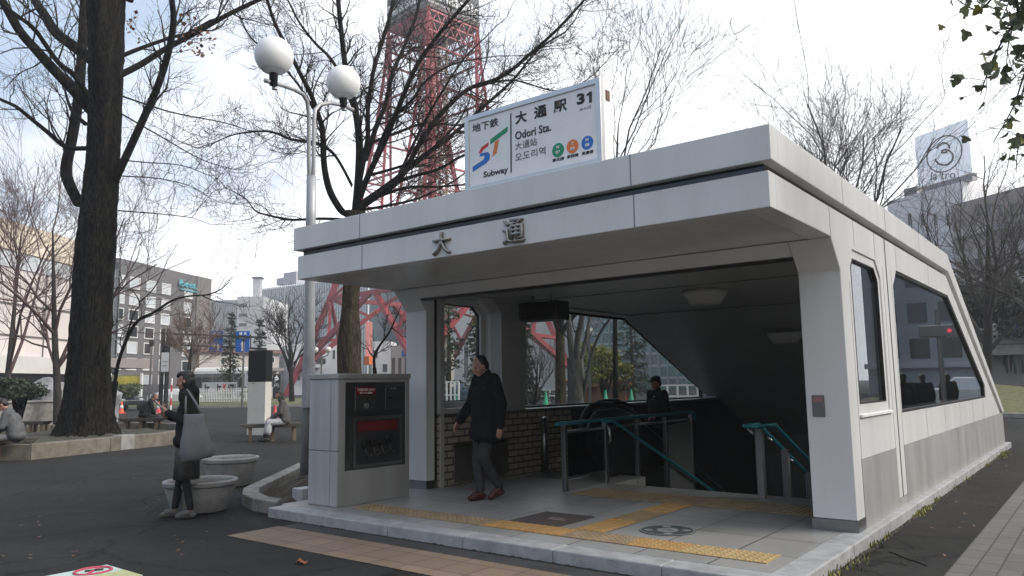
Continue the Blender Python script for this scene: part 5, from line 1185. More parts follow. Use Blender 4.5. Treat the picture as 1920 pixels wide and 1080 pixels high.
def bsign(px, label, arrow):
    w = Wall(px-13, 54.6, px+13, 54.6); r_ = thing('direction_sign', label, 'road sign', tuple(gxy(px, 54.6)), group='blue direction signs on the gantry')
    a0, z0, a1, z1 = w.rect(px-12, 621, px+12, 660); r_.location.z = z0
    mb = MB(); w.box(mb, a0, z0, a1, z1, 0, -.06); mb.build('plate', SBL, r_)
    wd, h = a1-a0, z1-z0
    text('lettering', '東 北', SWT, r_, w.P(a0+wd*.2, z0+h*.87, .01), w.P(a0+wd*.8, z0+h*.87, .01), h*.15, extrude=.01, bold=.03)
    text('lettering', 'Kita', SWT, r_, w.P(a0+wd*.25, z0+h*.68, .01), w.P(a0+wd*.75, z0+h*.68, .01), h*.08, extrude=.01, bold=.03)
    f = lambda u, v, d: w.P(a0+wd*u, z0+h*v, d)
    mb = MB()
    if arrow == 'left': mb.prism([[(.62,.08),(.78,.08),(.78,.30),(.70,.38),(.42,.38),(.42,.46),(.14,.33),(.42,.20),(.42,.28),(.62,.28)]], f, .002, .02)
    else: mb.prism([[(.43,.06),(.57,.06),(.57,.36),(.66,.36),(.5,.54),(.34,.36),(.43,.36)]], f, .002, .02)
    mb.build('arrow', SWT, r_)
bsign(405, 'blue road sign with a white left turn arrow hung from the gantry', 'left'); bsign(455, 'blue road sign with a white straight ahead arrow hung from the gantry', 'up')
hs = thing('hanging_board', 'small white vertical board on the gantry post', 'sign', tuple(gxy(309, 54.5))); w = Wall(303, 54.4, 316, 54.4); a0, z0, a1, z1 = w.rect(303, 661, 315, 697); mb = MB(); w.box(mb, a0, z0, a1, z1, 0, -.05); hs.location.z = z0; mb.build('board', WHITEP, hs)
mb = MB(); w.box(mb, a0+.1, z0+.4, a1-.1, z0+.45, .002, .01); w.box(mb, a0+.1, z0+.7, a1-.1, z0+.75, .002, .01); mb.build('printing', INKG, hs)
A = gxy(455, 54); t = thing('street_pole', 'thin dark pole in front of the straight ahead sign', 'pole', tuple(A)); MB().tube([A, (A.x, A.y, zat(455, 634, 54))], .07, 8).build('shaft', STEEL_D, t); MB().lathe([(.09,0),(.09,.2),(.02,.25)], (A.x, A.y, zat(455, 640, 54)), 8).build('cap', BLACK, t)
A = gxy(281, 58); t = thing('street_pole', 'tall grey lamp pole in front of the hotel', 'pole', tuple(A)); MB().tube([A, (A.x, A.y, zat(281, 640, 58))], .08, 8).build('shaft', STEEL_D, t); MB().lathe([(.02,0),(.2,.1),(.2,.5),(.02,.6)], (A.x, A.y, zat(281, 650, 58)), 8).build('lantern', BLACK, t)
# cones and barrier pole
CO = mat('cone_orange', (.62,.09,.03), .5, .1); CG = mat('cone_green', (.01,.32,.16), .5, .1); CRR = mat('cone_red', (.50,.05,.05), .5, .1)
def cone(px, pyb, D, h, m, label, band=True, group='traffic cones'):
    A = gxy(px, D); z = max(GZ, zat(px, pyb, D)); A.z = GZ; r_ = thing('traffic_cone', label, 'traffic cone', tuple(A), group=group)
    MB().lathe([(h*.22,.04),(h*.19,.05),(h*.06,h*.96),(h*.045,h)], A, 14).build('cone', m, r_, smooth=True); MB().box(A.x-h*.26, A.y-h*.26, GZ+.001, A.x+h*.26, A.y+h*.26, GZ+.04).build('base', m, r_, bevel=.01)
    if band: MB().lathe([(h*.146,h*.4),(h*.107,h*.66)], A, 14).build('band', WHITEP, r_, smooth=True)
cone(230, 765, 46, .75, CO, 'orange traffic cone in front of the dark car'); cone(299, 765, 46, .7, CRR, 'red and white traffic cone right of the man on the bench')
cone(517, 790, 30, .72, CRR, 'red cone behind the seated woman with the pale skirt', False)
cone(858, 765, 46, .95, CG, 'green cone seen through the narrow left pane', False); cone(1023, 765, 46, .95, CG, 'green cone through the large window, left of the grey tree stems', False); cone(980, 760, 46, .75, CRR, 'red cone at the left edge of the large window', True)
cone(1135, 757, 48, .98, CG, 'green cone through the large window, left one of the pair right of the stems', False); cone(1183, 755, 50, .98, CG, 'green cone through the large window nearest to the person in the cap', False)
A = gxy(322, 48); t = thing('barrier_pole', 'red and white striped barrier pole beside the gantry post', 'pole', tuple(A))
for k in range(5): MB().tube([(A.x,A.y,GZ+k*.42),(A.x,A.y,GZ+k*.42+.42)], .05, 8).build('stripe', CRR if k % 2 else WHITEP, t)
# parking sign
w = Wall(512, 70, 526, 70); t = w.root('parking_sign', 'small black upright board with a white letter P beside the lawn', 'sign'); a0, z0, a1, z1 = w.rect(512, 701, 525, 729); mb = MB(); w.box(mb, a0, GZ+.3, a1, z1, 0, -.12); mb.build('board', BLACK, t)
text('lettering', 'P', SWT, t, w.P(a0+.15, z0+(z1-z0)*.6, .01), w.P(a1-.15, z0+(z1-z0)*.6, .01), (z1-z0)*.35, extrude=.01, bold=.03); text('lettering', '▲', SWT, t, w.P(a0+.2, z1-.2, .01), w.P(a1-.2, z1-.2, .01), .2, extrude=.01); text('lettering', '円', SWT, t, w.P(a0+.15, z0+.3, .01), w.P(a1-.15, z0+.3, .01), .35, extrude=.01)
# through the window: orange tarpaulins, parasol, white rail, globe lamps
for (px, py, D, s_, lab) in ((1110, 716, 58, (2.4,1.2,.5), 'long heap of orange tarpaulin seen through the large window'), (1150, 720, 56, (1.5,1,.4), 'smaller orange tarpaulin heap below the white parasol')):
    c = at(px, py, D); rng = np.random.default_rng(int(px)); mb = MB(); mb.sphere((c.x, c.y, c.z), 1, 12, s_); mb.v = [(x+rng.normal()*.1, y+rng.normal()*.1, z+rng.normal()*.12) for x, y, z in mb.v]; mb.hexa([(c.x-s_[0]*.8,c.y-.4,GZ),(c.x+s_[0]*.8,c.y-.4,GZ),(c.x+s_[0]*.8,c.y+.4,GZ),(c.x-s_[0]*.8,c.y+.4,GZ)], [(c.x-s_[0]*.8,c.y-.4,c.z),(c.x+s_[0]*.8,c.y-.4,c.z),(c.x+s_[0]*.8,c.y+.4,c.z),(c.x-s_[0]*.8,c.y+.4,c.z)]); tag(mb.build('tarpaulin_heap', LEAFR), lab, 'tarpaulin', 'orange tarpaulin heaps')
A = gxy(1150, 57); t = thing('parasol', 'white parasol standing open behind the orange tarpaulins', 'parasol', tuple(A)); zt = zat(1150, 690, 57); MB().tube([A, (A.x,A.y,zt)], .04, 8).build('pole', STEEL_D, t); MB().lathe([(1.3,-.3),(.7,-.1),(.03,.08)], (A.x,A.y,zt), 10).build('canopy', WHITEP, t)
def rail_(pa, pb, D, label, ztop):
    A, B = gxy(pa, D), gxy(pb, D); r_ = thing('guard_rail', label, 'railing', tuple((A+B)/2)); n = 6
    for k in range(n+1): q = A+(B-A)*k/n; MB().box(q.x-.04, q.y-.04, GZ, q.x+.04, q.y+.04, ztop).build('post', WHITEP, r_)
    for z in (ztop, ztop*.5): MB().bar((A.x,A.y,z), (B.x,B.y,z), .07).build('rail', WHITEP, r_)
rail_(1232, 1345, 40, 'white guard rail by the lower corner of the large window', zat(1290, 722, 40)); rail_(930, 1080, 56, 'white guard rail behind the cones in the large window', zat(1000, 733, 48)); rail_(815, 860, 44, 'white guard rail seen through the narrow left pane', zat(840, 716, 44))
def globe_lamp(px, pyg, D, label, n=1):
    A = gxy(px, D); z = zat(px, pyg, D); t = thing('globe_lamp', label, 'street lamp', tuple(A), group='distant globe lamps')
    MB().tube([A, (A.x, A.y, z)], .07, 8).build('pole', STEEL_D, t)
    if n == 1: MB().sphere((A.x, A.y, z+.2), .26, 12).build('globe', OPAL, t, smooth=True)
    else:
        for k in (-1, 1): q = A+rdir*.55*k; MB().tube([(A.x,A.y,z-.5),(q.x,q.y,z-.25),(q.x,q.y,z)], .05, 6).build('arm', STEEL_D, t); MB().sphere((q.x,q.y,z+.2), .27, 12).build('globe', OPAL, t, smooth=True)
globe_lamp(1106, 628, 40, 'single globe lamp through the large window beside the grey tree stems'); globe_lamp(602, 660, 64, 'distant twin globe lamp in front of the white building under the tower', 2)
# low planted wall far left with pale boulders
w = Wall(-60, 29, 115, 32); t = w.root('planter_wall', 'low weathered wooden planter wall behind the left benches', 'planter wall')
z0, z1 = GZ, w.hit(60, 755)[1]; mb = MB(); w.box(mb, 0, z0, w.L, z1, 0, -.5); mb.build('wall', CONC_D, t, bevel=.03); mb = MB(); w.box(mb, 0, z1, w.L, z1+.08, .06, -.55); mb.build('coping', CONC, t, bevel=.02)
for (px, py, D, r_, lab) in ((95, 738, 33, .85, 'pale lumpy boulder behind the planter wall, left of the big trunk'), (75, 747, 32.6, .45, 'smaller pale boulder at the foot of the large one'), (211, 746, 34, .42, 'pale boulder just right of the big trunk')):
    c = at(px, py, D); rng = np.random.default_rng(int(px)); mb = MB(); mb.sphere((0,0,0), 1, 14); K = rng.normal(size=(6,3)); 
    vv = []
    for v in mb.v:
        f = 1+.16*sum(math.sin(3*np.dot(K[i], v)+i) for i in range(6))/2; vv.append((c.x+v[0]*r_*f, c.y+v[1]*r_*f, c.z+v[2]*r_*f*.85))
    mb.v = vv; mb.box(c.x-r_*.5, c.y-r_*.5, GZ, c.x+r_*.5, c.y+r_*.5, c.z-r_*.3); tag(mb.build('boulder', mat('pale_rock', (.24,.24,.25), .85, .4, 2.5, bump=.6, bscale=9)), lab, 'boulder', 'pale boulders')

# ================================================================ the street on the right, met only in the reflections of the side windows
def yardpt(px, D):                     # where something mirrored in the side glass really stands
    p = at(px, 722, D); return Vector((-p.x, p.y, GZ))
for (x0, x1, y0, y1, h, m, lab) in ((3.0, 17.0, 74, 90, 24, mat('office_blue_grey', (.50,.52,.53), .4, .15, .2), 'blue grey office block closing the street beyond the pavement'), (18.5, 34, 52, 72, 30, mat('office_brown_grey', (.20,.18,.165), .5, .15, .2), 'brown grey office block on the far side of the street')):
    b = thing('office_building', lab, 'building', ((x0+x1)/2, y0, GZ)); MB().box(x0, y0, GZ, x1, y1, h).build('wall', m, b)
    nx = int((x1-x0)/2.6)
    for i in range(nx):
        for j in range(6): xa = x0+.5+i*(x1-x0-.8)/nx; za = 3.2+j*3.4; mb = MB(); mb.box(xa, y0-.05, za, xa+1.7, y0-.002, za+1.9); mb.build('window', GL_DK if (i*3+j) % 3 == 0 else MATS['window_mid'], b)
    MB().box(x0-.2, y0-.5, 2.3, x1+.2, y0-.002, 2.8).build('canopy', WHB, b)
q = yardpt(1812, 30); c_ = car(228, 54, 'white car standing in the street beside the pavement', CARW, .2); c_.location = q
q = yardpt(1775, 22); sg_ = thing('traffic_signal', 'traffic signal with a lit red lamp on a grey pole at the pavement edge', 'traffic signal', tuple(q)); MB().tube([q, q+up_(3.4)], .07, 8).build('pole', STEEL_D, sg_)
MB().box(q.x-.5, q.y-.1, 2.5, q.x+.5, q.y+.1, 2.85).build('housing', STEEL_D, sg_, bevel=.03); MB().tube([q+Vector((-.3,-.1,2.77)), q+Vector((-.3,-.16,2.77))], .055, 12).build('red_lamp', mat('lamp_red', (.6,.05,.08), .4, .02, emit=(1,.08,.15,1.0)), sg_)

for (y0, y1, h, m, lab) in ((-46, -14, 17, mat('office_tan', (.30,.27,.24), .6, .12, .2), 'tan office block added across the street to block low sky light, opposite the front of the entrance'), (-13, 16, 15, mat('office_grey', (.26,.26,.265), .6, .12, .2), 'grey office block added across the street to block low sky light, opposite the side windows'), (17, 48, 16, mat('office_brick', (.24,.17,.14), .6, .12, .2), 'brick coloured office block added across the street to block low sky light, beyond the roof end')):  # out-of-view row added to shut off low sky and darken cabinet and interior
    b = thing('office_building', lab, 'building', (34, (y0+y1)/2, GZ)); MB().box(34, y0, GZ, 50, y1, h).build('wall', m, b); MB().box(33.7, y0-.1, h, 50.2, y1+.1, h+.4).build('parapet', CONC, b)
    for i in range(8):
        for j in range(4): ya = y0+1+i*(y1-y0-2)/8; za = 1.0+j*3.5; MB().box(33.95, ya, za, 33.998, ya+2.4, za+2).build('window', GL_DK if (i+j*3) % 4 else MATS['window_mid'], b)
# ================================================================ near plaza
# twin globe lamp
LP = thing('globe_lamp', 'tall steel lamp post with two white globes on curved arms beside the canopy', 'street lamp', tuple(at(573, 888, 11.2)))
STL = mat('lamp_pole_grey', (.36,.365,.375), .45, .08, 6, metal=.3)
pt = lambda x, y, D=11.2: at(x, y, D)
MB().tube([pt(573,892), pt(579,690), pt(580,640), pt(583,420), pt(584,330)], [.088,.085,.08,.072,.07], 16).build('pole', STL, LP, smooth=True)
mb = MB(); q = pt(579,700); mb.lathe([(.092,-.5),(.094,-.49),(.094,.12),(.092,.13)], q, 18); mb.lathe([(.098,.13),(.10,.15),(.098,.17)], q, 18); mb.build('sleeve', mat('pole_sleeve', (.30,.305,.32), .5, .08, 6), LP)
mb = MB(); tn = Vector((-FW.x, -FW.y, 0)).normalized(); sd = Vector((tn.y, -tn.x, 0))
cq_ = pt(576, 714)+tn*.097
MB().tube([cq_+(sd*-.03+sd*math.cos(k*math.pi/12)*.055+Vector((0,0,1))*math.sin(k*math.pi/12)*.06)+tn*(-.012*abs(math.cos(k*math.pi/12)-.5)) for k in range(25)], .006, 6).build('round_sticker', mat('sticker_grey', (.12,.125,.14), .5, .1), LP)
arm = lambda ps: MB().tube([at(*p) for p in ps], .030, 10)
arm([(582,420,11.2),(579,300,11.18),(579,215,11.16),(576,190,11.12),(568,177,11.0),(552,168,10.85),(530,160,10.65),(514,156,10.5),(497,151,10.35)]).build('arm', STL, LP, smooth=True)
arm([(585,420,11.2),(588,300,11.22),(589,225,11.24),(591,206,11.28),(600,196,11.4),(620,193,11.6),(645,198,11.8),(662,206,11.95)]).build('arm', STL, LP, smooth=True)
for (x, y, D, yn, yb) in ((514, 105, 10.5, 138, 160), (644, 155, 11.8, 184, 200)):
    c = at(x, y, D); a, b_ = at(x+1, yb, D), at(x+1, yn-4, D)
    g = MB().sphere(c, .262, 24).build('globe', mat('globe_opal', (.78,.78,.77), .35, .03), LP, smooth=True)
    MB().lathe([(.055,-(c.z-a.z)-.02),(.06,-(c.z-b_.z)-.03),(.12,-(c.z-b_.z)),(.155,-.215),(.14,-.20)], c, 18).build('collar', BLACK, g, smooth=True)
    MB().tube([a+Vector((0,0,-.06)), a+Vector((0,0,.05))], .038, 10).build('socket', STL, g)
# planted bed by the cabinet
BEDP = [(-5.66,-1.86),(-6.15,-1.84),(-6.65,-1.66),(-7.1,-1.35),(-7.5,-.9),(-8.1,-.2),(-8.9,.7),(-9.6,1.5),(-9.9,2.6),(-9.4,3.8),(-8.2,4.4),(-6.6,4.4),(-5.66,4.2)]
def edging(name, label, poly, wd, z0, z1, m, n_open=False):
    root = thing(name, label, 'edging', (poly[0][0], poly[0][1], GZ)); n = len(poly); cx = sum(p[0] for p in poly)/n; cy = sum(p[1] for p in poly)/n
    inner = inset(poly, wd)
    for i in range(n if not n_open else n-1):
        j = (i+1) % n; mb = MB(); sh = .004
        A, B, C_, D_ = Vector((*poly[i],0)), Vector((*poly[j],0)), Vector((*inner[j],0)), Vector((*inner[i],0)); e = (B-A).normalized()*sh
        mb.hexa([p+up_(z0) for p in (A+e, B-e, C_-e, D_+e)], [p+up_(z1) for p in (A+e, B-e, C_-e, D_+e)]); mb.build('stone', m, root, bevel=.015)
    return root, inner
def mound(name, poly, z0, hgt, m, kind='structure', rough=.03, seed=1):
    rng = np.random.default_rng(seed); n = len(poly); cx = sum(p[0] for p in poly)/n; cy = sum(p[1] for p in poly)/n; V = []; F = []; K = 9; sub = 4; ring = []
    for i in range(n):
        for s_ in range(sub): t = s_/sub; a, b_ = poly[i], poly[(i+1) % n]; ring.append((a[0]*(1-t)+b_[0]*t, a[1]*(1-t)+b_[1]*t))
    N_ = len(ring)
    for k in range(K):
        t = k/K
        for x, y in ring: V.append((x*(1-t)+cx*t, y*(1-t)+cy*t, z0+hgt*math.sin(t*math.pi/2)+(rng.normal()*rough if k else 0)))
    V.append((cx, cy, z0+hgt))
    for k in range(K-1):
        for i in range(N_): F.append((k*N_+i, k*N_+(i+1) % N_, (k+1)*N_+(i+1) % N_, (k+1)*N_+i))
    for i in range(N_): F.append(((K-1)*N_+i, (K-1)*N_+(i+1) % N_, len(V)-1))
    return tag(MB().add(V, F).build(name, m, smooth=True), kind=kind)
er, inn = edging('stone_edging', 'low curved stone edging of the planted bed beside the cabinet', BEDP, .20, GZ-.02, .04, CONC_D, True)
mound('soil', inset(BEDP, .17), -.06, .16, SOIL, seed=3)
p = onZ(562, 951, GZ); floor_thing('stone_block', 'small pale stone block between the bed and the cabinet', 'stone block', MB().box(p.x-.10, p.y-.04, GZ+.001, p.x+.09, p.y+.16, GZ+.22), GRANITE_L, .01)
# concrete planters
def planter(px, D, ztop, label, rr=.395):
    c = gxy(px, D); r_ = thing('round_planter', label, 'planter', tuple(c), group='round concrete planters'); h = ztop-GZ
    prof = [(rr*.66,.003),(rr*.72,.02),(rr*.86,h*.45),(rr*.955,h*.82),(rr*1.0,h*.85),(rr*1.02,h*.96),(rr*.99,h),(rr*.90,h),(rr*.86,h*.94),(rr*.84,h*.8)]
    MB().lathe(prof, c, 40).build('bowl', CONC, r_, smooth=False, bevel=.006)
    MB().lathe([(rr*.86,h*.80),(rr*.6,h*.86),(rr*.3,h*.88),(.01,h*.87)], c, 24).build('soil', SOIL, r_, smooth=True); return r_
planter(383, 9.02, zat(383, 896, 9.02), 'grey round concrete planter right beside the standing woman', .408); planter(437, 11.3, zat(437, 855, 11.3), 'round concrete planter behind the tote bag, farther from the camera')
# raised bed round the big tree
tb = gxy(164, 20.8)
RB = [(-15.9,-.62),(-16.6,1.3),(-17.17,2.98),(-18.6,4.6),(-21.0,6.0),(-24.0,5.8),(-25.6,3.4),(-24.6,.6),(-21.0,-1.6),(-17.5,-2.2)]
er2, inn2 = edging('bed_edging', 'weathered timber and stone edging of the raised bed round the big tree', RB, .30, GZ-.02, .22, mat('timber_stone', (.145,.13,.105), .85, .35, 5, bump=.3, bscale=30))
mound('soil', inset(RB, .28), .02, .10, mat('bed_soil', (.055,.052,.035), .95, .4, 6, bump=.8, bscale=25), seed=5)
A, B = Vector((*RB[1],0)), Vector((*RB[2],0)); d = (B-A).normalized(); nn = Vector((d.y,-d.x,0)); nn = nn if nn.dot(CAM-A) > 0 else -nn
pb = onZ(238, 843, GZ); q0 = A+d*((Vector((pb.x,pb.y,0))-A).dot(d))
mb = MB(); mb.hexa([q0-d*.20+nn*.004+up_(GZ), q0+d*.20+nn*.004+up_(GZ), q0+d*.20-nn*.3+up_(GZ), q0-d*.20-nn*.3+up_(GZ)], [q0-d*.20+nn*.004+up_(.245), q0+d*.20+nn*.004+up_(.245), q0+d*.20-nn*.3+up_(.245), q0-d*.20-nn*.3+up_(.245)])
mb.build('pale_stone', CONC, er2, bevel=.012)
# benches
def bench(px0, px1, D, zs, label, dep=.42, nlegs=3, ang=0.0):
    A, B = gxy(px0, D), gxy(px1, D+ang); d = (B-A).normalized(); n_ = Vector((-d.y, d.x, 0)); Lb = (B-A).length
    r_ = thing('park_bench', label, 'bench', tuple((A+B)/2), group='backless plaza benches'); P = lambda a, o, z: A+d*a+n_*o+up_(z-GZ)
    mb = MB()
    for k in range(4):
        o0 = -dep/2+k*dep/4+.006; o1 = -dep/2+(k+1)*dep/4-.006
        mb.hexa([P(.12,o0,zs-.10),P(Lb-.12,o0,zs-.10),P(Lb-.12,o1,zs-.10),P(.12,o1,zs-.10)], [P(0,o0,zs),P(Lb,o0,zs),P(Lb,o1,zs),P(0,o1,zs)])
    mb.build('seat', WOODP, r_, bevel=.01)
    for k in range(nlegs):
        a = Lb*(.16+.68*k/(nlegs-1))
        for o in (-dep*.3, dep*.3):
            mb = MB(); mb.hexa([P(a-.04,o-.04,GZ),P(a+.04,o-.04,GZ),P(a+.04,o+.04,GZ),P(a-.04,o+.04,GZ)], [P(a-.04,o-.04,zs-.101),P(a+.04,o-.04,zs-.101),P(a+.04,o+.04,zs-.101),P(a-.04,o+.04,zs-.101)]); mb.build('leg', WOODL, r_)
    return r_
bench(228, 313, 25.0, .40, 'dark backless bench carrying the hunched man right of the big tree'); bench(452, 572, 20.3, .36, 'dark bench with orange brown legs under the woman in the pale skirt', ang=.6)
bench(-60, 80, 15.6, .34, 'bench at the left edge under the man in the grey jacket', ang=.8); bench(36, 98, 23.5, .40, 'empty bench behind the bench at the left edge')
# black and white pillar
w = Wall(465, 23.2, 498, 23.0); t = w.root('information_pillar', 'square pillar, black above and white below, behind the seated woman', 'pillar'); zt = w.hit(480, 657)[1]; zm = w.hit(480, 716)[1]
mb = MB(); w.box(mb, 0, GZ, w.L, zm, 0, -.3); mb.build('white_base', mat('pillar_white', (.62,.60,.55), .5, .05), t, bevel=.01); mb = MB(); w.box(mb, -.01, zm+.002, w.L+.01, zt, .01, -.31); mb.build('black_panel', BLACK, t, bevel=.01)
mb = MB(); w.box(mb, .12, zm-.06, .24, zm-.045, .001, .006); mb.build('label', INKG, t)
# ground sign in the lower left corner
c0 = onZ(200, 1060.5, GZ); e1 = (onZ(96, 1080, GZ)-c0).normalized(); e2 = Vector((-e1.y, e1.x, 0)); 
if e2.dot(onZ(258, 1081, GZ)-c0) < 0: e2 = -e2
gs = thing('ground_sign', 'pale square floor sign with a red prohibition ring at the lower left corner', 'ground sign', tuple(c0+up_(0)))
G_ = lambda a, b_, z: c0+e1*a+e2*b_+up_(z)
MB().hexa([G_(0,0,.002),G_(.6,0,.002),G_(.6,.6,.002),G_(0,.6,.002)], [G_(0,0,.008),G_(.6,0,.008),G_(.6,.6,.008),G_(0,.6,.008)]).build('plate', mat('plate_pale_green', (.46,.56,.52), .6, .15, 12), gs)
MB().hexa([G_(.0,.30,.0082),G_(.6,.30,.0082),G_(.6,.6,.0082),G_(0,.6,.0082)], [G_(.0,.30,.0088),G_(.6,.30,.0088),G_(.6,.6,.0088),G_(0,.6,.0088)]).build('green_field', mat('plate_yellow_green', (.40,.42,.20), .6, .2, 12), gs)
PRD = mat('plate_ring_red', (.42,.06,.10), .6, .1)
MB().tube([G_(.17+.13*math.cos(k*math.pi/18), .15+.12*math.sin(k*math.pi/18), .010) for k in range(37)], .012, 6).build('ring', PRD, gs)
MB().tube([G_(.09,.07,.0105), G_(.25,.23,.0105)], .010, 6).build('bar', PRD, gs)
MB().tube([G_(.10,.17,.0095), G_(.22,.12,.0095)], .014, 6).build('cigarette_mark', INK, gs)
# dry leaf in front, moss and weeds along the kerb, scattered litter
p = onZ(565, 1058, GZ); mb = MB(); pts = [(-.05,-.02,.01),(.0,-.03,.035),(.055,-.01,.01),(.06,.025,.03),(.0,.035,.012),(-.05,.02,.04)]
mb.add([(p.x, p.y, GZ+.02)]+[(p.x+a, p.y+b_, GZ+c) for a, b_, c in pts], [(0, i+1, (i+1) % 6+1) for i in range(6)]); tag(mb.build('fallen_leaf', LEAFR, fixn=False), 'curled reddish brown leaf lying beside the brown paving strip', 'leaf')
rng = np.random.default_rng(4)
mb = MB()
for _ in range(170):
    if rng.random() < .5: x, y = rng.uniform(-9, -4.5), rng.uniform(-4.5, -.3)
    else: x, y = (rng.uniform(.12, .75), rng.uniform(-3, 9)) if rng.random() < .5 else (rng.uniform(-16, -8), rng.uniform(-2, 6))
    s = rng.uniform(.008, .026); a = rng.uniform(0, 6.3); u = Vector((math.cos(a), math.sin(a), .15)); v = Vector((-u.y, u.x, .1)); c = Vector((x, y, GZ+.008))
    mb.add([c-u*s, c+v*s*.5, c+u*s*1.2, c-v*s*.45], [(0, 1, 2, 3)])
tag(mb.build('leaf_litter', LEAFB, fixn=False), kind='stuff')
mb = MB(); mb2 = MB()
clumps = [(1745,938,.10,40),(1700,962,.16,110),(1715,955,.14,90),(1610,1055,.2,45),(1570,1078,.16,70),(1868,850,.3,160),(1860,856,.25,120),(1835,872,.15,50),(1800,898,.1,30),(1655,1010,.12,30),(1640,1024,.12,30),(1776,915,.1,24)]
for px, py, r_, n in clumps:
    c = onZ(px, py, GZ); c.x = max(c.x, .11)
    for _ in range(int(n*.55)):
        q = Vector((max(.095, c.x+rng.normal()*r_*.22), c.y+rng.normal()*r_, GZ)); a = rng.uniform(0, 6.3); h = rng.uniform(.015, .055); l = Vector((math.cos(a), math.sin(a), 0))*rng.uniform(.008, .03); sd_ = Vector((-l.y, l.x, 0)).normalized()*.006
        (mb if rng.random() < .7 else mb2).add([q-sd_, q+sd_, q+l+up_(h)+sd_*.5, q+l+up_(h)-sd_*.5], [(0, 1, 2, 3)])
tag(mb.build('moss', leaf_mat('moss_yellow', (.16,.17,.03), (.26,.25,.05), 4), fixn=False), kind='stuff'); tag(mb2.build('weeds', LEAFG, fixn=False), kind='stuff')
y = -1.9; mb = MB()
while y < 11.3: s = rng.uniform(.008, .022); mb.sphere((.10+rng.uniform(0,.03), y, GZ), s, 6, (1, 2.5, .7)); y += rng.uniform(.03, .12)
x = -5.5
while x < .05: s = rng.uniform(.006, .016); mb.sphere((x, -2.01-rng.uniform(0,.02), GZ), s, 6, (2.5, 1, .7)); x += rng.uniform(.03, .10)
tag(mb.build('dirt', SOIL), kind='stuff')
# dark patched strip of older asphalt along the kerb
sheet('asphalt_patch', [(-5.0,-2.265),(-1.2,-2.262),(.35,-2.262),(.3,-2.05),(-5.0,-2.05)], GZ+.003, mat('asphalt_wet_patch', (.034,.034,.034), .8, .35, 5))
mb = MB(); a, b_ = onZ(1668, 1036, GZ), onZ(1738, 1062, GZ); V0 = [a+(b_-a)*k/6+Vector((0,rng.normal()*.012,.004)) for k in range(7)]; mb.tube(V0, .006, 5); tag(mb.build('twig', TWIG), 'thin dark twig lying on the asphalt by the right kerb', 'twig')

# ================================================================ people
def _caps(p0, r0, p1, r1, n=12, sq=None):
    p0, p1 = np.array(p0, float), np.array(p1, float); d = p1-p0; L_ = np.linalg.norm(d); d = d/(L_+1e-9)
    x = np.cross(d, (0, 1, 0.01)); x = x/np.linalg.norm(x) if np.linalg.norm(x) > .05 else np.array((1., 0, 0)); y = np.cross(d, x)
    rings = [(p0-d*r0*math.cos(t), r0*math.sin(t)) for t in (.15, .6, 1.1, math.pi/2)]+[(p1+d*r1*math.sin(t), r1*math.cos(t)) for t in (0, .47, .97, 1.42)]
    vs = [tuple(c+(x*math.cos(2*math.pi*k/n)+y*math.sin(2*math.pi*k/n))*r) for c, r in rings for k in range(n)]; m = len(rings)
    fs = [(i*n+k, i*n+(k+1) % n, (i+1)*n+(k+1) % n, (i+1)*n+k) for i in range(m-1) for k in range(n)]+[tuple(range(n-1, -1, -1)), tuple((m-1)*n+k for k in range(n))]
    return vs, fs
def _ell(c, r, M=None, n=14):
    mb = MB().sphere((0, 0, 0), 1, n, r); vs = [Vector(v) for v in mb.v]
    if M: vs = [M @ v for v in vs]
    return [tuple(v+Vector(c)) for v in vs], mb.f
def blob(name, prims, m, parent, voxel=.008, smooth=4):
    mb = MB()
    for p in prims:
        if p[0] == 'c': mb.add(*_caps(*p[1:5]))
        else: mb.add(*_ell(*p[1:4]))
    me = mb.mesh(name); o = bpy.data.objects.new(name, me); COL.objects.link(o)
    r_ = o.modifiers.new('r', 'REMESH'); r_.mode = 'VOXEL'; r_.voxel_size = voxel
    s_ = o.modifiers.new('s', 'SMOOTH'); s_.iterations = smooth; s_.factor = .5
    bpy.context.view_layer.update()
    me2 = bpy.data.meshes.new_from_object(o.evaluated_get(bpy.context.evaluated_depsgraph_get())); bpy.data.objects.remove(o)
    me2.materials.clear(); me2.materials.append(m); me2.polygons.foreach_set('use_smooth', [True]*len(me2.polygons)); me2.name = name
    o = bpy.data.objects.new(name, me2); COL.objects.link(o); o.parent = parent; return o
def hand(w, d, pn, curl=.5):
    """w wrist, d finger direction, pn palm normal (the way the fingers curl); thumb on the side of d x pn"""
    w, d, pn = Vector(w), Vector(d).normalized(), Vector(pn); pn = (pn-d*pn.dot(d)).normalized(); s = d.cross(pn)
    P = [('c', w, .026, w+d*.045, .03), ('c', w+d*.03+s*.018, .017, w+d*.085+s*.028, .015), ('c', w+d*.03-s*.018, .017, w+d*.08-s*.026, .015), ('c', w+d*.03, .018, w+d*.085, .017)]
    for i, (o, l) in enumerate(((.030,.068),(.010,.078),(-.010,.072),(-.029,.055))):
        b = w+d*.088+s*o; a1 = curl*.7; a2 = curl*1.6; k1 = b+(d*math.cos(a1)+pn*math.sin(a1))*l*.5; k2 = k1+(d*math.cos(a2)+pn*math.sin(a2))*l*.5
        P += [('c', b, .0105, k1, .0095), ('c', k1, .0095, k2, .008)]
    t0 = w+d*.03+s*.028; t1 = t0+(d*.6+s*.55+pn*.35).normalized()*.04; t2 = t1+(d*.85+s*.15+pn*.5).normalized()*.035
    return P+[('c', t0, .014, t1, .011), ('c', t1, .011, t2, .009)]
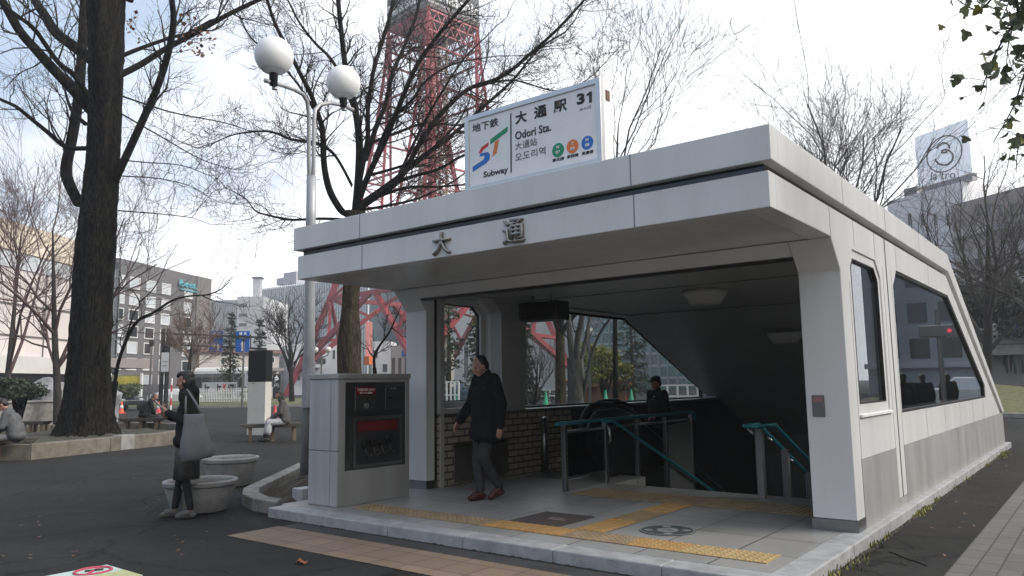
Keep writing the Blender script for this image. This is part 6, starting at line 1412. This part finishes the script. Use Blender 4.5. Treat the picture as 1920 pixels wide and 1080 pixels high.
def head(hc, M, neck):
    T = lambda p: tuple(Vector(hc)+M @ Vector(p)); E = lambda c, r: ('e', T(c), r, M)
    P = [E((0,-.012,.032), (.074,.092,.084)), E((0,.022,-.018), (.061,.070,.085)), E((0,.047,-.078), (.040,.038,.032)), E((.032,.045,-.03), (.028,.03,.032)), E((-.032,.045,-.03), (.028,.03,.032)),
         ('c', T((0,.083,.008)), .010, T((0,.104,-.026)), .015), ('c', T((-.034,.074,.026)), .013, T((.034,.074,.026)), .013), ('c', T((-.018,.080,-.058)), .0085, T((.018,.080,-.058)), .0085), ('c', T((-.014,.080,-.067)), .008, T((.014,.080,-.067)), .008),
         E((.074,-.004,-.012), (.012,.022,.032)), E((-.074,-.004,-.012), (.012,.022,.032)), ('c', T((0,-.02,-.06)), .052, neck, .058)]
    return P, T, E
CL = {}
def cloth(name, col, rough=.85): 
    return mat(name, col, rough, .22, 14, spec=.2, bump=.25, bscale=60)
HAIRB = mat('hair_black', (.010,.009,.009), .55, .2, 40); HAIRG = mat('hair_grey', (.11,.105,.10), .6, .2, 40)
def person(label, loc, fdir_, J, coat, hem, legs_m, shoe_m, hair, hair_m, scale=1.0, skirt=None, headM=None, curl=.45, vox=.008, collar=True, extra=None, bulk=1.0, pants_r=1.0):
    rz = math.atan2(fdir_[1], fdir_[0])-math.pi/2
    root = thing('person', label, 'person', loc, rz); root.scale = (scale,)*3
    M = headM or Matrix.Identity(3); V_ = lambda k: Vector(J[k])
    pel, ch, nk, hc = V_('pel'), V_('ch'), V_('nk'), V_('hd')
    hp, T, E = head(hc, M, tuple(nk))
    body = list(hp)+[('c', tuple(pel), .10, tuple(ch), .11), ('c', J['shL'], .05, J['shR'], .05), ('c', tuple(ch), .09, tuple(nk), .055)]
    for s in 'LR':
        body += [('c', J['sh'+s], .048, J['el'+s], .038), ('c', J['el'+s], .036, J['wr'+s], .026)]+hand(J['wr'+s], J['fd'+s], J['pn'+s], curl)
        lg = min(1, pants_r)*.92
        body += [('c', J['hip'+s], .075*lg, J['kn'+s], .052*lg), ('c', J['kn'+s], .05*lg, J['an'+s], .034*lg), ('c', J['an'+s], .033, tuple(Vector(J['an'+s])+Vector((0,.03,-.04))), .025)]
    bd = blob('body', body, SKIN, root, min(vox, .007), 3)
    up = (nk-pel).normalized()
    # coat or jacket
    hemp = Vector(hem); b = bulk
    C = [('c', tuple(Vector(J['shL'])-up*.02), .075*b, tuple(Vector(J['shR'])-up*.02), .075*b), ('e', tuple(pel*.35+ch*.65), (.205*b,.135*b,.24)), ('e', tuple(pel*.75+ch*.25), (.205*b,.14*b,.22)), ('e', tuple(pel*.5+hemp*.5+up*.03), (.21*b,.15*b,max(.12, (pel-hemp).length*.75)))]
    for sx_ in (-1, 1):
        if sx_ < 0: C += [('c', tuple(ch-up*.02), .12*b, tuple(hemp+up*.07), .125*b)]
        t_ = Vector(J['shR'])-Vector(J['shL']); t_.normalize()
        if sx_ < 0: C += [('c', tuple(hemp-t_*.11*b+up*.10), .112*b, tuple(hemp+t_*.11*b+up*.10), .112*b), ('c', tuple(hemp-t_*.09*b+up*.10+Vector((0,.05,0))), .10*b, tuple(hemp+t_*.09*b+up*.10+Vector((0,.05,0))), .10*b)]
        C += [('c', tuple(ch*.9+nk*.1+t_*sx_*.10*b-up*.03), .095*b, tuple(hemp+t_*sx_*.115*b+up*.09), .10*b)]
    for s in 'LR':
        C += [('c', J['sh'+s], .075*b, J['el'+s], .06*b), ('c', J['el'+s], .06*b, J['wr'+s], .046*b)]
    if collar: C += [('c', tuple(nk-up*.05), .085, tuple(nk+up*.015), .068)]
    ct = blob('coat', C, coat, root, vox, 4)
    if skirt:
        zt, zb, rt, rb, m = skirt; mb = MB(); n = 28; prof = [(zt, rt), (zt*.6+zb*.4, (rt+rb)/2*1.03), (zb, rb), (zb+.005, rb*.93), (zt*.5+zb*.5, rt*.8)]
        vs = [(r_*math.cos(2*math.pi*k/n)*(1+.04*math.sin(7*2*math.pi*k/n)*(i/2 if i < 3 else 0)), r_*.78*math.sin(2*math.pi*k/n)*(1+.04*math.sin(7*2*math.pi*k/n)*(i/2 if i < 3 else 0)), z) for i, (z, r_) in enumerate(prof) for k in range(n)]
        mb.add(vs, [(i*n+k, i*n+(k+1) % n, (i+1)*n+(k+1) % n, (i+1)*n+k) for i in range(len(prof)-1) for k in range(n)]); mb.build('skirt', m, root, smooth=True, local=True)
    g = pants_r
    PN = [('e', tuple(pel), (.165*g,.125*g,.13))]
    for s in 'LR': PN += [('c', J['hip'+s], .092*g, J['kn'+s], .070*g), ('c', J['kn'+s], .068*g, tuple(Vector(J['an'+s])+Vector((0,0,.03))), .052*g)]
    blob('tights' if skirt else 'trousers', PN, legs_m, root, vox, 3)
    for s in 'LR':
        a = Vector(J['an'+s]); f = Vector(J.get('ft'+s, (0,.13,-.05))); so = Vector((0,0,-.01))
        blob('shoe', [('c', tuple(a+Vector((0,-.035,-.045))), .038, tuple(a+f*.95+so), .036), ('c', tuple(a+Vector((0,.01,-.02))), .045, tuple(a+f*.6+Vector((0,0,.0))), .04)], shoe_m, root, .008, 3)
    hb = blob('hair', [hh(T, E) for hh in hair], hair_m, root, .007, 3)
    for x in (-.030, .030): MB().add(*_ell(T((x,.078,.006)), (.011,.008,.0075), M)).build('eye', mat('eye_dark', (.02,.016,.014), .2, .1), root, smooth=True, local=True)
    if extra: extra(root, T, E, M)
    return root
def rotm(pitch=0, yaw=0, roll=0): return Matrix.Rotation(yaw, 3, 'Z') @ Matrix.Rotation(pitch, 3, 'X') @ Matrix.Rotation(roll, 3, 'Y')
STAND = dict(pel=(0,0,.90), ch=(0,.01,1.22), nk=(0,.0,1.42), hd=(0,.035,1.545), shL=(-.175,0,1.36), shR=(.175,0,1.36), elL=(-.235,-.02,1.09), elR=(.235,-.02,1.09), wrL=(-.23,.05,.86), wrR=(.23,.05,.86),
    fdL=(0,.15,-1), fdR=(0,.15,-1), pnL=(1,.1,0), pnR=(-1,.1,0), hipL=(-.085,0,.86), hipR=(.085,0,.86), knL=(-.085,.02,.47), knR=(.085,.02,.47), anL=(-.08,-.01,.085), anR=(.08,-.01,.085))
short_hair = [lambda T, E: E((0,-.026,.044), (.0785,.083,.0755)), lambda T, E: E((0,-.058,-.01), (.072,.052,.070)), lambda T, E: E((.066,-.02,.02), (.016,.035,.04)), lambda T, E: E((-.066,-.02,.02), (.016,.035,.04))]
full_hair = short_hair+[lambda T, E: E((0,.025,.085), (.068,.055,.036))]
bob_hair = full_hair+[lambda T, E: E((.066,-.015,-.03), (.020,.045,.065)), lambda T, E: E((-.066,-.015,-.03), (.020,.045,.065)), lambda T, E: E((0,-.062,-.03), (.064,.040,.075)), lambda T, E: E((0,.045,.07), (.06,.042,.03))]
long_hair = bob_hair+[lambda T, E: E((0,-.075,-.12), (.08,.045,.12)), lambda T, E: E((.07,.01,-.11), (.025,.04,.1)), lambda T, E: E((-.07,.01,-.11), (.025,.04,.1))]
COATB = cloth('coat_black', (.010,.010,.011)); COATB2 = cloth('coat_charcoal', (.016,.015,.015)); TRG = cloth('trousers_grey', (.040,.040,.042)); SHR = mat('shoe_red', (.055,.010,.010), .5, .2, 9); SHB = mat('shoe_black', (.012,.011,.011), .45, .2, 9)
# the man walking out of the exit
J = dict(STAND); J.update(hd=(0,.075,1.525), elR=(.285,.04,1.10), wrR=(.30,.20,.89), fdR=(.05,.5,-.85), pnR=(-.7,-.3,-.4), elL=(-.25,-.06,1.09), wrL=(-.26,-.04,.85), fdL=(0,.1,-1), knR=(.075,.08,.47), anR=(.045,.06,.09), knL=(-.06,.07,.48), anL=(-.035,-.14,.13), ftL=(0,.12,-.085))
fd = -rdir*.86-fdir*.5; p = onZ(913, 938, 0)
person('balding man in a black coat and red shoes walking out with lowered head', (p.x, p.y, .0), fd, J, COATB, (0,0,.66), TRG, SHR, short_hair, HAIRB, 1.0, headM=rotm(-.42), bulk=1.16, pants_r=.98)
# the woman with the phone
J = dict(STAND); J.update(hd=(0,.05,1.53), elL=(-.215,-.01,1.08), wrL=(-.09,.20,1.17), fdL=(.35,.75,.5), pnL=(.6,-.1,.6), elR=(.215,.0,1.08), wrR=(.04,.21,1.12), fdR=(-.3,.8,.45), pnR=(-.5,-.2,.7), knL=(-.08,.0,.47), anL=(-.08,-.07,.085), anR=(.07,.13,.085), knR=(.075,.08,.47))
p = onZ(347, 971, GZ); fdw = -rdir*.98-fdir*.18; SKT = cloth('skirt_grey', (.10,.095,.09)); TI = cloth('tights_dark', (.022,.022,.024), .6); SHGR = mat('shoe_grey', (.075,.068,.062), .6, .2, 9)
def scarf(root, T, E, M): blob('scarf', [('c', (-.05,.02,1.395), .07, (.05,.02,1.395), .07), ('c', (0,.06,1.40), .06, (0,.07,1.33), .055), ('c', (0,-.05,1.40), .06, (0,-.04,1.43), .055)], cloth('scarf_black', (.009,.009,.010)), root, .008, 4)
WM = person('woman in a black coat and grey skirt looking at her phone', (p.x, p.y, GZ), fdw, J, COATB2, (0,0,.76), TI, SHGR, bob_hair, HAIRB, .98, skirt=(.92,.43,.155,.175,SKT), headM=rotm(-.22), curl=.95, extra=scarf, bulk=.96, pants_r=.74)
def place(root, v): return Matrix.Translation(root.location) @ Matrix.Rotation(root.rotation_euler.z, 4, 'Z') @ (Vector(v)*root.scale.x)
ph = thing('phone', 'dark phone held up by the woman in the black coat', 'phone', place(WM, (-.025,.315,1.255)), WM.rotation_euler.z)
o = MB().box(-.037,-.005,-.075,.037,.005,.075).build('casing', BLACK, ph, bevel=.004, local=True); o.rotation_euler = (-.75, 0, 0)
o2 = MB().box(-.033,-.0065,-.068,.033,-.0052,.068).build('screen', mat('phone_screen', (.05,.055,.06), .1, .1), ph, local=True); o2.rotation_euler = (-.75, 0, 0)
bg_ = thing('tote_bag', 'large slouchy grey tote bag hanging from the shoulder of the standing woman', 'bag', place(WM, (-.285,-.12,.66)), WM.rotation_euler.z)
BAG = mat('bag_grey_cloth', (.15,.155,.163), .8, .16, 5, bump=.35, bscale=12)
mb = MB(); n = 32; prof = [(.0,.135,.022,-.05),(.02,.165,.042,-.05),(.10,.172,.056,-.04),(.20,.158,.054,-.025),(.32,.13,.042,-.01),(.42,.108,.03,.0),(.48,.105,.026,.005),(.49,.098,.018,.005)]
mb.add([((t_*math.cos(2*math.pi*k/n)*(1+.10*math.sin(5*2*math.pi*k/n+z*9))), c_+w_*math.sin(2*math.pi*k/n)*(1+.035*math.sin(4*2*math.pi*k/n+z*14)), z+.025*math.sin(2*math.pi*k/n)*(z < .2)*-1) for z, w_, t_, c_ in prof for k in range(n)], [(i*n+k, i*n+(k+1) % n, (i+1)*n+(k+1) % n, (i+1)*n+k) for i in range(len(prof)-1) for k in range(n)]+[tuple(range(n-1, -1, -1)), tuple((len(prof)-1)*n+k for k in range(n))])
mb.build('sack', BAG, bg_, smooth=True, local=True)
MB().tube([(0,.09,.47),(.02,.10,.6),(.06,.11,.71),(.10,.11,.755),(.06,.07,.71),(.02,-.01,.6),(0,-.08,.47)], .012, 8).build('strap', BAG, bg_, smooth=True, local=True)
# seated people
def seated(lean=.15, kn=.42, zs=.44, knz=.46, feet=.08):
    s, c = math.sin(lean), math.cos(lean)
    t = lambda y, h: (y+h*s, zs+.08+h*c)
    J = dict(pel=(0,0,zs+.09)); y, z = t(0,.34); J['ch'] = (0,y,z); y, z = t(0,.53); J['nk'] = (0,y,z); y, z = t(.03,.66); J['hd'] = (0,y+.02,z)
    y, z = t(0,.47); J['shL'] = (-.17,y,z); J['shR'] = (.17,y,z)
    J.update(hipL=(-.09,.02,zs+.07), hipR=(.09,.02,zs+.07), knL=(-.10,kn,knz), knR=(.10,kn,knz), anL=(-.09,kn+feet-.05,.085), anR=(.09,kn+feet,.085), elL=(-.22,y+.06,z-.26), elR=(.22,y+.06,z-.26), wrL=(-.08,kn-.08,knz+.12), wrR=(.08,kn-.06,knz+.12), fdL=(.3,.8,-.1), fdR=(-.3,.8,-.1), pnL=(.3,0,-.8), pnR=(-.3,0,-.8)); return J
JK = cloth('jacket_dark', (.020,.022,.022)); JG = cloth('jacket_grey', (.10,.102,.105)); JC = cloth('coat_grey', (.085,.083,.08)); PJ = cloth('trousers_dark', (.035,.034,.034)); SKL = cloth('skirt_pale', (.40,.40,.41))
def cap_on(root, T, E, M): blob('cap', [E((0,-.02,.07), (.083,.098,.062)), E((0,.10,.055), (.06,.05,.010))], mat('cap_dark', (.014,.014,.015), .8, .2, 20), root, .008, 3)
def on_seat(px, D, zs, f, seat_local=.44):
    g = gxy(px, D); return (g.x, g.y, zs-seat_local)
person('hunched man in a dark jacket sitting on the bench right of the big tree', on_seat(270, 25.0, .40, 0), rdir*.8+fdir*.55, seated(.45, .40), JK, (0,.02,.44), PJ, SHB, short_hair, HAIRG, 1.0, headM=rotm(-.3), vox=.012, curl=.8)
def pale_skirt(root, T, E, M): blob('skirt', [('c', (-.09,.05,.50), .11, (-.10,.42,.48), .09), ('c', (.09,.05,.50), .11, (.10,.42,.48), .09), ('c', (-.1,.42,.45), .085, (-.09,.44,.26), .10), ('c', (.1,.42,.45), .085, (.09,.44,.26), .10), ('c', (0,.40,.45), .09, (0,.43,.26), .10)], SKL, root, .012, 4)
person('woman with long dark hair, grey coat and pale skirt sitting on the bench', on_seat(537, 20.3, .36, 0), -rdir*.85-fdir*.3, seated(.18, .42), JC, (0,.02,.44), TI, SHB, long_hair, HAIRB, 1.02, headM=rotm(-.15), vox=.012, curl=.7, extra=pale_skirt)
def phone_w(root, T, E, M): pass
person('man in a grey jacket leaning forward on the bench at the left edge', on_seat(40, 15.6, .34, 0), -rdir*.9-fdir*.35, seated(.40, .44), JG, (0,.0,.44), mat('trousers_pale', (.17,.17,.175), .85, .2, 10), SHB, full_hair, HAIRB, 1.02, headM=rotm(-.5), vox=.011, curl=.7, bulk=1.08)
# the person in the cap coming up the escalator
J = dict(STAND); J.update(elL=(-.24,.02,1.08), wrL=(-.20,.24,1.0), fdL=(.1,.9,-.2), pnL=(.2,0,-1))
person('person in a dark cap and dark coat on the escalator', (-4.42, 4.95, -.24), -rdir*.75-fdir*.45, J, COATB, (0,0,.7), PJ, SHB, full_hair, HAIRB, .99, headM=rotm(-.2), vox=.01, extra=cap_on)

for (px, D, lab, dd, sc_) in ((1704, 17.2, 'person in a dark coat on the pavement, nearest of the walkers by the side windows', rdir*.3+fdir*.9, .93), (1740, 18.6, 'second walker in dark clothes on the pavement beside the side windows', rdir*.2+fdir*.95, .92), (1786, 22.5, 'third walker on the pavement, nearest the rear end of the station roof', rdir*.2+fdir*.95, .93)):
    q = at(px, 740, D); J = dict(STAND); J.update(knR=(.085,.14,.48), anR=(.08,.16,.085), anL=(-.08,-.18,.10))
    person(lab, (-q.x, q.y, GZ), (-dd.x, dd.y), J, COATB, (0,0,.7), PJ, SHB, full_hair, HAIRB, sc_, vox=.012)

# ================================================================ the light veil of winter air
hz = bpy.data.materials.new('haze'); hz.use_nodes = True; hz.node_tree.nodes.clear(); o_ = hz.node_tree.nodes.new('ShaderNodeOutputMaterial'); v_ = hz.node_tree.nodes.new('ShaderNodeVolumePrincipled')
v_.inputs['Color'].default_value = (.93, .95, 1, 1); v_.inputs['Density'].default_value = .0011; v_.inputs['Anisotropy'].default_value = .3; hz.node_tree.links.new(v_.outputs[0], o_.inputs['Volume'])
tag(MB().box(-320, -60, -6, 120, 320, 110).build('haze', hz), kind='stuff')
